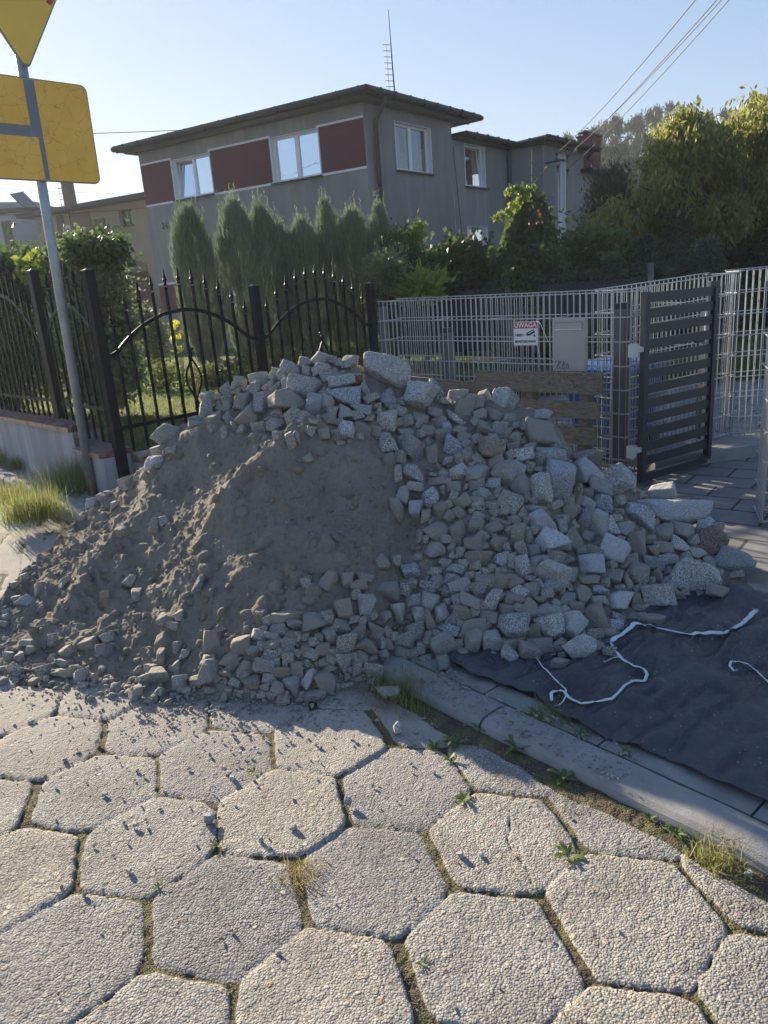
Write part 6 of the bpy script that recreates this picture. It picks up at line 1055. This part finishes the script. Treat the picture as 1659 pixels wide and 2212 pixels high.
mb = MB(); a = atY(-150, 585, 9.7); b = atY(140, 572, 9.5); mb.bar(a, b, .12, .16); tag(base(mb.build('pergola_beam', MA['bark']), a), 'brown wooden beam under the trailing vine at the left', 'beam')
bush('box_hedge', 268, 352, 662, 770, 14.5, 'ivysmall', 'low clipped hedge with sunlit top seen through the iron fence', 'hedge', .05, .04, 9000, 80, .5, .0, spread=.09, zb=.3)
bush('conifer_bush', 812, 925, 488, 640, 13.4, 'ivy', 'dense dark bush right of the last juniper', 'bush', .09, .05, 9000, 90, .6, .2, zb=.4)
bush('conifer_bush', 806, 870, 548, 625, 12.3, 'ivysmall', 'low olive bush beside the right end of the iron fence', 'bush', .07, .03, 3500, 50, .4, .1)
bush('vine_shoot', 892, 912, 480, 508, 13.2, 'lime', 'bright yellow-green vine shoot glowing on top of the dark bush', 'vine', .085, .07, 170, 12, .15, .3, spread=.05, stem=False)
bush('lime_shrub', 865, 955, 598, 655, 11.9, 'lime', 'low bright lime-green shrub behind the left end of the wire fence', 'shrub', .17, .075, 520, 34, .35, -.3, spread=.08)
bush('vine_hedge', 915, 1075, 530, 640, 13.6, 'ivy', 'dark vine hedge below the grey house ground-floor window', 'hedge', .12, .11, 6500, 90, .5, .6, spread=.13)
bush('vine_hedge', 1205, 1360, 503, 645, 13.4, 'ivy', 'vine hedge right of the overgrown spruce with rust-tipped leaves', 'hedge', .12, .11, 6500, 90, .6, .6, spread=.13)
# lattice behind the vine hedge
mb = MB(); 
for k in range(14): x = 930+k*12; mb.bar(atY(x, 610, 13.9), atY(x+34, 650, 13.9), .02); mb.bar(atY(x+34, 610, 13.9), atY(x, 650, 13.9), .02)
tag(base(mb.build('garden_trellis', MA['bark']), atY(1000, 640, 13.9)), 'dark diamond trellis under the vine hedge', 'trellis')
# vine-covered spruce
sp_ = bush('overgrown_spruce', 1060, 1232, 408, 650, 12.6, 'ivy', 'cone-shaped spruce smothered in vine with bare twigs on top', 'tree', .13, .12, 200, 20, .6, .8)
c_ = atY(1146, 640, 12.6); n = 9500; u = rng.uniform(0, 1, n)**1.25; ph = rng.uniform(0, 2*np.pi, n); zt2 = atY(1146, 405, 12.6).z; rr_ = np.interp(u, [0, .35, .6, .85, 1], [.66, .62, .46, .24, .06])*(1+.18*np.sin(ph*4+u*9)+.12*np.sin(ph*7-u*15))*np.sqrt(rng.uniform(.55, 1, n)); P = np.stack([c_.x+rr_*np.cos(ph), c_.y+rr_*np.sin(ph), GZ+.2+u*(zt2-GZ-.2)], 1); D = np.stack([np.cos(ph), np.sin(ph), -1.2*np.ones(n)], 1)+rng.normal(size=(n, 3))*.4; leafmesh('vine_leaves', P, D, rng.uniform(.07, .13, n), rng.uniform(.07, .12, n), MA['ivy'], sp_)
q = []; dd = []
for (pts) in ([(1130, 430), (1105, 445), (1085, 462), (1065, 470)], [(1130, 405), (1115, 400), (1095, 410)], [(1150, 400), (1140, 410), (1120, 425)]):
    w_ = resample([tuple(atY(x, y, 12.2)) for x, y in pts], 22)
    for p in w_:
        for j in range(3): q.append(p+rng.normal(size=3)*.03); dd.append([rng.normal()*.5, rng.normal()*.5-.3, -1])
leafmesh('sunlit_vine_arm', np.array(q), np.array(dd), .085, .07, MA['lime'], sp_)
q = np.array([list(atY(1160+rng.normal()*6, 430+rng.uniform(-25, 55), 12.0)) for _ in range(16)]); leafmesh('red_leaves', q, rot_dirs(16)-np.array([0, 0, .8]), .07, .05, MA['redleaf'], sp_)
mb = MB(); tb = atY(1150, 425, 12.6); tt_ = atY(1149, 322, 12.6); mb.tube([tb-UPZ*.3, tb, tt_], [.02, .014, .004], 5)
for (x0, y0, x1, y1) in ((1149, 380, 1130, 355), (1149, 365, 1163, 348), (1149, 395, 1118, 378), (1150, 400, 1190, 352), (1150, 405, 1170, 372), (1149, 352, 1140, 340), (1176, 372, 1178, 345), (1178, 362, 1190, 358), (1172, 378, 1160, 366)): mb.tube([atY(x0, y0, 12.6), atY(x1, y1, 12.5)], [.009, .003], 4)
mb.build('bare_twigs', simple('bare_twig', (.16, .14, .09), .9), sp_, True)
def conifer(x, ytop, ybot, Y, wpx, label, mat='spruce', n=9000, L=.10, name='spruce', drop=-.25, group=None, W=.014, tiers=16, zbase=None):
    t = atY(x, ytop, Y); zb_ = atY(x, ybot, Y).z if zbase is None else zbase; root = empty(name, (t.x, Y, zb_)); tag(root, label, 'tree', group); H = t.z-zb_; Rr = wpx/2/FPX*Y; P = []; D = []; mb = MB(); mb.tube([Vector((t.x, Y, zb_-.1)), Vector((t.x, Y, t.z))], [H*.025+.02, .006], 6)
    for k in range(tiers):
        u = (k+.3)/tiers; nb_ = max(4, int(11*(1-u*.6)))
        for j in range(nb_):
            a_ = rng.uniform(0, 6.283); L_ = Rr*(1-u)**.85*rng.uniform(.75, 1.12)+.05; z = zb_+.05+u*H; p0 = np.array([t.x, Y, z]); d = np.array([math.cos(a_), math.sin(a_), drop+.35*u]); m_ = int(n/(tiers*9)); f = rng.uniform(.1, 1, m_); w = rng.normal(size=(m_, 3))*.05*(1+L_); P.append(p0+d*L_*f[:, None]+w*(1-f*.6)[:, None]); D.append(d*.7+rng.normal(size=(m_, 3))*.55+np.array([0, 0, .2])); mb.tube([Vector(p0), Vector(p0+d*L_*.95)], [.012, .003], 3, False)
    P = np.concatenate(P); D = np.concatenate(D); leafmesh('needles', P, D, rng.uniform(.6, 1.2, len(P))*L, W, MA[mat], root); mb.build('trunk', MA['barkgrey'], root, True); return root
conifer(1468, 395, 640, 14.5, 150, 'slender blue-green spruce in front of the big yellowing tree', n=16000, L=.10, W=.022, tiers=22, zbase=.3)
conifer(1400, 515, 650, 12.6, 190, 'low spreading spruce above the right end of the wire fence', n=16000, L=.09, W=.024, tiers=14, zbase=.3)
conifer(1320, 560, 655, 11.8, 150, 'low dark spruce left of the grey yard fence post', n=12000, L=.08, W=.022, tiers=12, zbase=.3)
conifer(1530, 520, 650, 12.8, 150, 'low dark spruce under the crown of the yellowing tree', n=12000, L=.09, W=.024, tiers=12, zbase=.3)
bush('thuja', 1268, 1362, 358, 560, 17.5, 'thuja', 'dark dense thuja beside the right end of the grey house', 'tree', .10, .03, 15000, 130, .8, -1.2, spread=.16, zb=.3)
bush('dark_shrub', 1360, 1470, 430, 560, 17.0, 'thuja', 'dark evergreen mass between the thuja and the slender spruce', 'bush', .12, .05, 9000, 100, .9, .1, spread=.2, zb=.3)
bush('dark_shrub', 1540, 1760, 430, 640, 15.8, 'thuja', 'very dark evergreen shrub at the right edge under the tree crown', 'bush', .11, .06, 13000, 120, 1., .1, spread=.2, zb=.3)
# big yellowing walnut tree
wt = empty('walnut_tree', (7.6, 15.4, .3)); tag(wt, 'large yellowing broad-leaved tree filling the upper right corner', 'tree'); wb = Vector((7.6, 15.4, .25)); limbs = [atY(x, y, Y) for x, y, Y in ((1400, 320, 14.6), (1440, 280, 15), (1500, 300, 15.4), (1560, 300, 15), (1620, 260, 15), (1380, 400, 14.4), (1470, 360, 14.4), (1650, 330, 15.5), (1600, 380, 14.6), (1700, 250, 15.5), (1340, 440, 14.8))]
mb = MB(); fork = wb+Vector((-.1, 0, 1.3)); mb.tube([wb, wb+UPZ*.7, fork], [.2, .17, .15], 10)
for l in limbs: m_ = fork.lerp(l, .5)+UPZ*.25; mb.tube([fork, fork.lerp(m_, .5)+UPZ*.08, m_, l], [.09, .07, .045, .012], 6)
mb.build('trunk', MA['bark'], wt, True)
blobs = [(1436, 345, 46, 52), (1468, 290, 42, 48), (1500, 300, 60, 55), (1560, 320, 60, 60), (1625, 290, 60, 65), (1640, 225, 36, 34), (1700, 260, 70, 80), (1440, 405, 66, 56), (1500, 400, 80, 60), (1590, 400, 80, 60), (1680, 380, 80, 80), (1350, 468, 58, 44), (1450, 470, 80, 50), (1560, 470, 90, 50), (1660, 460, 80, 60), (1492, 258, 26, 22), (1310, 470, 44, 36)]
Ps = []; Ds = []
for (x, y, rx, ry) in blobs:
    Yc = 15.2+rr.uniform(-.7, .7); c = atY(x, y, Yc); k = FPX/Yc; nc_ = int(6+rx*ry/220); P, D = clumps(tuple(c), (rx/k*.82, max(rx, ry)/k*.8, ry/k*.78), int(nc_*1.4), int(rx*ry*.52), .12, .35); Ps.append(P); Ds.append(D*.35+rng.normal(size=P.shape)*.45+np.array([0, 0, -1.]))
P = np.concatenate(Ps); D = np.concatenate(Ds); leafmesh('crown', P, D, rng.uniform(.09, .165, len(P)), rng.uniform(.035, .06, len(P)), MA['walnut'], wt)
# pine wood on the hill
def pinemesh(seed):
    g = np.random.default_rng(seed); P = []; D = []
    for k in range(46):
        u = g.uniform(.22, 1); R_ = (1-(u-.22)/.78)**.7*.24+.03; a_ = g.uniform(0, 6.28); c = np.array([math.cos(a_)*R_*g.uniform(.3, 1), math.sin(a_)*R_*g.uniform(.3, 1), u]); m_ = 120; P.append(c+g.normal(size=(m_, 3))*np.array([.05, .05, .022])*(1.25-u*.7)); D.append(g.normal(size=(m_, 3))*.7+np.array([0, 0, .5]))
    P = np.concatenate(P); D = np.concatenate(D); o = leafmesh('crown', P, D, g.uniform(.02, .045, len(P)), .012, MA['pine']); mb = MB(); mb.tube([(0, 0, -.05), (.01, 0, .5), (0, 0, .98)], [.022, .016, .004], 6); t = mb.build('trunk', MA['bark'], None, True); return o.data, t.data, o, t
pm = [pinemesh(s) for s in (1, 2, 3, 4)]
for a in pm: bpy.data.objects.remove(a[2]); bpy.data.objects.remove(a[3])
def hillz(x, y): i = int(np.argmin((HILLV[:, 0]-x)**2+(HILLV[:, 1]-y)**2)); return HILLV[i, 2]
tops = [(1255, 290, 96), (1285, 282, 88), (1305, 270, 92), (1330, 262, 90), (1355, 268, 94), (1378, 255, 100), (1400, 245, 96), (1418, 240, 104), (1445, 226, 100), (1470, 236, 108), (1495, 240, 104), (1270, 325, 80), (1300, 318, 78), (1340, 315, 78), (1372, 305, 82), (1405, 300, 80), (1435, 295, 84), (1530, 248, 108), (1562, 240, 108), (1595, 250, 108), (1630, 238, 110), (1660, 235, 110), (1700, 230, 110), (1225, 300, 100), (1200, 303, 104), (1320, 350, 74), (1290, 360, 72), (1360, 345, 74), (1395, 340, 74), (1240, 330, 84), (1420, 345, 76)]
pos_w = ['left end', 'middle', 'right']
for i, (x, y, Y_) in enumerate(tops):
    t = atY(x, y, Y_); gz_ = float(hillz(t.x, t.y)); gz_ = min(gz_, t.z-7); H = max(7, min(13, t.z-gz_)) if False else t.z-gz_
    H = max(6, H); a = pm[i % 4]; root = empty('pine_tree', (t.x, t.y, t.z-H)); s = H
    near_ = [j for j, q_ in enumerate(tops) if abs(q_[2]-Y_) >= 0]; tag(root, None, 'tree', 'pines of the hill wood')
    wx_ = min(1.6, 9.0/H)
    for nm, me in (('crown', a[0]), ('trunk', a[1])): o = bpy.data.objects.new(nm, me); sc.collection.objects.link(o); o.parent = root; o.scale = (s*wx_, s*wx_, s)
    row = 'back row' if y < 305 and x < 1515 else 'front row' if x < 1515 else 'row behind the yellowing tree'
    root['_r'] = row; root['_x'] = x
rows_ = {}
for o in [o for o in sc.objects if o.name.startswith('pine_tree')]: rows_.setdefault(o['_r'], []).append((o['_x'], o))
ORD2 = ['leftmost', 'second', 'third', 'fourth', 'fifth', 'sixth', 'seventh', 'eighth', 'ninth', 'tenth', 'eleventh', 'twelfth', 'thirteenth', 'fourteenth', 'fifteenth', 'sixteenth']
for k, L_ in rows_.items():
    L_.sort(key=lambda a: a[0])
    for i, (x, o) in enumerate(L_): o['label'] = 'hazy pine on the hill, %s from the left in the %s' % (ORD2[i] if i else 'first', k); del o['_r']; del o['_x']

# ------------------------------------------------------------------ grass, weeds and garden plants
def blades(name, P, H, Wd, mat, lean=.35, parent=None):
    n = len(P); a = rng.uniform(0, 2*np.pi, n); d = np.stack([np.cos(a), np.sin(a), np.zeros(n)], 1); s = np.stack([-d[:, 1], d[:, 0], np.zeros(n)], 1); H = np.broadcast_to(H, n)[:, None]; W = np.broadcast_to(Wd, n)[:, None]; le = rng.uniform(0, lean, n)[:, None]
    z = np.array([0, 0, 1.]); b1 = P-s*W/2; b2 = P+s*W/2; m = P+z*H*.55+d*H*le*.35; t = P+z*H*(1-.25*le)+d*H*le; V = np.stack([b1, b2, m+s*W*.4, m-s*W*.4, t+s*W*.05, t-s*W*.05], 1).reshape(-1, 3)
    i = np.arange(n)*6; F = np.concatenate([np.stack([i, i+1, i+2, i+3], 1), np.stack([i+3, i+2, i+4, i+5], 1)])
    if parent is not None: V = V-np.array(parent.location)
    return meshobj(name, V, F, MA[mat], parent)
# lawn (uncountable)
n = 60000; t1_ = rng.uniform(0, 1, n); P = []
X_ = rng.uniform(-7.5, 4.5, n); Y_ = rng.uniform(6.2, 15.5, n); dw = (X_-POST1.x)*FN.x+(Y_-POST1.y)*FN.y; dl = (X_-POST1.x)*WN.x+(Y_-POST1.y)*WN.y; ok = (dw < -.12) & (dl < -.25) & (Y_ < 15) & ~((X_ > .9) & (Y_ < 10.3))
P = np.stack([X_, Y_, np.full(n, .315)], 1)[ok]; tag(blades('lawn_grass', P, rng.uniform(.03, .075, len(P)), .007, 'grass', .8), 'mown lawn behind the iron fence, patchily sunlit', 'lawn', kind='stuff')
# ragged flower bed plants behind the fence
bedpts = [(300, 725), (345, 735), (430, 740), (460, 745), (530, 760), (590, 750), (620, 765), (655, 745), (700, 755), (735, 760), (770, 750), (560, 790), (500, 790), (640, 800), (350, 765), (690, 800)]
for i, (x, y) in enumerate(bedpts):
    p = atz(x, y+30, GZ); Yp = min(p.y, 11.8); p = atY(x, y, Yp); x_, y_ = p.x, Yp; root = empty('bed_plant', (x_, y_, GZ)); h = .28+.25*rr.random(); m_ = 420; q = np.stack([x_+rng.normal(size=m_)*.13, y_+rng.normal(size=m_)*.13, GZ+rng.uniform(0, h, m_)], 1); leafmesh('leaves', q, np.stack([rng.normal(size=m_), rng.normal(size=m_), rng.uniform(.1, 1.2, m_)], 1), rng.uniform(.05, .13, m_), .022, MA['undergrowth'], root); blades('stems', np.stack([x_+rng.normal(size=30)*.1, y_+rng.normal(size=30)*.1, np.full(30, GZ)], 1), rng.uniform(.2, h+.2, 30), .006, 'drygrass', .5, root)
    side = 'left' if x < 570 else 'right'; tag(root, None, 'plant', 'leafy plants in the flower bed'); root['_x'] = x
L_ = sorted([(o['_x'], o) for o in sc.objects if o.name.startswith('bed_plant')], key=lambda a: a[0])
for i, (x, o) in enumerate(L_): o['label'] = 'leafy bed plant under the junipers, %s from the left' % (ORD2[i] if i else 'first'); del o['_x']
# yellow flowers
fr_ = atY(380, 760, 9.0); root = empty('yellow_flower', (fr_.x, fr_.y, GZ)); tag(root, 'tall thin-stemmed yellow flowers behind the nearest iron panel', 'flower'); mb = MB(); 
for k in range(7): tp = atY(372+k*3.6+rr.uniform(-2, 2), 694+rr.uniform(-4, 60), 9.0+rr.uniform(-.1, .1)); b_ = Vector((fr_.x+rr.uniform(-.04, .04), fr_.y, GZ)); mb.tube([b_, b_.lerp(tp, .5)+Vector((.02, 0, 0)), tp], .004, 4); leafmesh('flower_head', np.tile(np.array(tp), (10, 1)), np.stack([np.cos(np.arange(10)*.628), np.full(10, -.3), np.sin(np.arange(10)*.628)], 1), .045, .02, MA['yellowfl'], root)
mb.build('stems', MA['weed'], root); q = np.array([list(atY(380+rr.uniform(-14, 22), rr.uniform(735, 860), 9.0)) for _ in range(70)]); leafmesh('leaves', q, rng.normal(size=(70, 3))+np.array([0, 0, .6]), .12, .022, MA['weed'], root)
def tuft(x, y, z, h, rad, n, mat, label, seeds=True, wd=.004, name='grass_tuft', cat='grass tuft', dry=.2, lean=.7):
    p = atz(x, y, z); root = empty(name, tuple(p)); tag(root, label, cat); k = int(n*(1-dry)); q = np.stack([p.x+rng.normal(size=n)*rad*.5, p.y+rng.normal(size=n)*rad*.5, np.full(n, z)], 1); blades('blades', q[:k], rng.uniform(.4, 1, k)*h, wd, mat, lean, root)
    if n-k > 0: blades('dry_blades', q[k:], rng.uniform(.5, 1.15, n-k)*h, wd*.8, 'drygrass', lean*1.2, root)
    return root
tuft(158, 1058, .10, .34, .26, 900, 'weed', 'tall feathery weed clump at the foot of the sign post', dry=.25, lean=.6)
tuft(75, 1120, .09, .26, .20, 1100, 'grass', 'dense dark grass clump on the kerb left of the heap', lean=.7)
tuft(30, 1085, .09, .22, .18, 500, 'grass', 'grass clump at the left photo edge behind the kerb', dry=.35)
tuft(45, 1010, .10, .16, .14, 420, 'weed', 'small pale tuft against the whitewashed wall')
tuft(5, 1000, .10, .24, .15, 300, 'weed', 'weed tuft at the wall foot on the very left edge', dry=.4)
tuft(872, 1500, -.01, .10, .14, 700, 'grass', 'low wiry grass tuft beside the buried end of the kerb', wd=.0025, dry=.3, lean=1.0)
tuft(1548, 1865, -.01, .09, .07, 130, 'grass', 'yellowish grass tuft against the kerb near the right edge', wd=.003, dry=.5, lean=1.0)
tuft(905, 1470, .0, .05, .08, 300, 'grass', 'thin grass between the kerb and the sheet corner', wd=.002, lean=1.2)
tuft(1180, 1555, .01, .05, .10, 340, 'grass', 'thin grass line in the gap behind the kerb', wd=.002, lean=1.2)
tuft(655, 1895, -.008, .035, .07, 260, 'drygrass', 'dry straw-coloured tuft in the slab joint left of centre', wd=.002, dry=.0, lean=1.6)
def rosette(x, y, z, s, nl, label, ang=0):
    p = atz(x, y, z); root = empty('weed', tuple(p)); tag(root, label, 'weed', None); mb = MB()
    for k in range(nl):
        a = 6.283*k/nl+rr.uniform(-.3, .3); L = s*rr.uniform(.6, 1.1); up_ = rr.uniform(.15, .8); d = Vector((math.cos(a), math.sin(a), 0)); t = Vector((-d.y, d.x, 0)); w_ = L*.12; V = []; m_ = 6
        for i in range(m_+1): f = i/m_; c = p+d*L*f*(1-.2*f)+UPZ*L*up_*math.sin(f*2.2)*.6; ww = w_*math.sin(math.pi*min(1, f*.93+.07))**.7*(1+.25*math.sin(i*2.9+k)); V += [c-t*ww+UPZ*ww*.3, c, c+t*ww+UPZ*ww*.3]
        mb.add(V, [q for i in range(m_) for q in ([i*3, i*3+1, i*3+4, i*3+3], [i*3+1, i*3+2, i*3+5, i*3+4])])
    mb.build('leaves', MA['weed'], root, True); return root
for (x, y, s, nl, lb) in ((1003, 1728, .06, 11, 'leafy weed at the shadow edge joint in the centre of the pavement'), (1228, 1850, .06, 11, 'bright weed in the joint between two slabs right of centre'), (1118, 1618, .075, 12, 'largest rosette weed in the dark soil beside the kerb'), (1217, 1682, .07, 12, 'rosette weed on the soil strip one step nearer than the largest'), (985, 1608, .06, 12, 'broad weed in the shaded joint left of the soil strip'), (940, 1617, .045, 9, 'small weed at the tip of the shaded slab joint'), (1035, 1572, .06, 10, 'weed growing against the kerb joint'), (970, 1640, .04, 8, 'tiny weed just below the broad shaded one'), (1462, 1802, .05, 9, 'dry-looking weed on the soil strip near the right side'), (1405, 1768, .04, 8, 'small weed with curled leaves beside the kerb'), (548, 1668, .04, 7, 'pale flat weed in the slab joint at upper left of centre'), (545, 1920 - 300, .001, 3, ''), (470, 1828, .035, 7, 'tiny weed where three slabs meet, left of centre'), (342, 1918, .03, 7, 'pale sprig in the joint of the lower left slabs'), (505, 1990, .001, 3, ''), (915, 2085, .03, 7, 'small moss-like weed near the bottom centre'), (1160, 1545, .05, 9, 'weed in the gap behind the kerb, nearest the sheet corner'), (1350, 1628, .045, 9, 'weed in the gap behind the kerb, farther right'), (1255, 1590, .05, 9, 'weed between the kerb and the edging strip in the middle'), (170, 1130, .07, 12, 'leafy weed on the pavement behind the left toe of the heap'), (110, 1155, .08, 12, 'low leafy weed left of the heap slope'), (1540, 1170 - 40, .001, 3, '')):
    if lb: rosette(x, y, -.004 if x < 1150 or y > 1640 else .012, s, nl, lb)
mb = MB(); tw = [atz(x, y, .006) for x, y in ((1540, 1880), (1580, 1895), (1630, 1908), (1680, 1912))]; mb.tube(tw, [.003, .004, .0035, .002], 6); tag(base(mb.build('twig', MA['bark'], None, True), tw[0]), 'thin brown twig lying on the soil at the right edge', 'twig')
# moss in the joints
k = np.where((jn > .8) & (Y < 3.0) & (kd < -.02))[0]; k = rng.choice(k, min(9000, len(k)), replace=False); mn = fbm(np.stack([X[k], Y[k], 0*k], 1)*9, 2, 44) > .0; k = k[mn]; P = np.stack([X[k], Y[k], zz[k]-.002], 1); tag(blades('joint_moss', P, rng.uniform(.003, .010, len(P)), .002, 'drygrass', 1.2), 'moss and fine grass filling the joints of the hexagonal slabs', 'moss', kind='stuff')
for (x, y, w_, lb) in ((772, 827, 24, 'small red brick fragment wedged beside the summit boulder'), (1452, 1140, 17, 'orange brick bit under the outer end of the long flat slab')):
    m2 = VAR[3]['granite'].copy(); m2.materials.clear(); m2.materials.append(MA['brickred']); m, c, dims = stoneM(x, y, w_, w_*.9, 10, rr, push=.35); tag(add_stone(m2, m, c, dims, 'brick_fragment'), lb, 'brick piece')
# isolated stones on the slabs
def lone(x, y, w_, h_, label, mk='granite_clean', nm='stone_chip'):
    p = atz(x, y+h_*.4, 0); dist = (p-O).dot(fw); W = w_*dist/FPX; H = h_*dist/FPX; o = add_stone(VAR[rr.randrange(VARN)][mk], Matrix.Rotation(rr.uniform(0, 6), 3, 'Z') @ Matrix.Rotation(.2, 3, 'X'), p+UPZ*H*.38, (W*.8, (W+H)/2*.8, H*.75), nm); tag(o, label, 'stone', 'loose chips on the slabs')
for a in ((452, 1768-3, 30, 26, 'pale square stone chip at the joint left of centre'), (752, 1728, 20, 24, 'dark upright chip casting a long shadow in the centre'), (857, 1570, 32, 34, 'grey chip on the shaded slab below the heap'), (485, 1659, 18, 12, 'first of three pale chips on the slab upper left'), (495, 1668, 18, 12, 'middle of three pale chips in a short row'), (502, 1679, 16, 14, 'last of three pale chips in a short row'), (278, 1878, 18, 14, 'small chip on the lower left slab with sharp shadow'), (227, 1714, 14, 12, 'small chip on the slab left of the pale square one'), (292, 1780, 20, 14, 'chip on the slab below the three pale chips'), (565, 1812, 16, 16, 'chip beside the joint in the centre left slab'), (634, 1785, 18, 18, 'light chip right of the centre left joint'), (995, 1845, 16, 18, 'chip above the weed row in the centre right slab'), (1040, 1846, 18, 10, 'flat chip to the right of its neighbour on the centre right slab'), (68, 1556, 18, 14, 'small chip near the left edge below the heap'), (1617, 1885, 26, 20, 'pale chip on the soil at the right edge by the kerb'), (520, 1625, 12, 10, 'tiny chip by the shadow edge'), (300, 1545, 16, 12, 'chip just outside the toe of the heap'), (210, 1600, 14, 12, 'chip on the slab under the left toe'), (140, 1640, 15, 12, 'chip on the second slab from the left edge')): lone(*a)

# ------------------------------------------------------------------ thin morning haze
hz = MB(); hz.box((-5, 110, 19), (560, 300, 41)); ho_ = hz.build('haze', MA['white']); hm = bpy.data.materials.new('haze_air'); hm.use_nodes = True; hn = hm.node_tree; hn.nodes.remove(hn.nodes['Principled BSDF']); pv = hn.nodes.new('ShaderNodeVolumePrincipled')
pv.inputs['Density'].default_value = .0010; pv.inputs['Color'].default_value = (.86, .92, 1, 1); pv.inputs['Anisotropy'].default_value = .35; hn.links.new(pv.outputs[0], hn.nodes['Material Output'].inputs['Volume']); ho_.data.materials.clear(); ho_.data.materials.append(hm); ho_['kind'] = 'stuff'; ho_['label'] = 'thin morning haze in the air over the whole place'
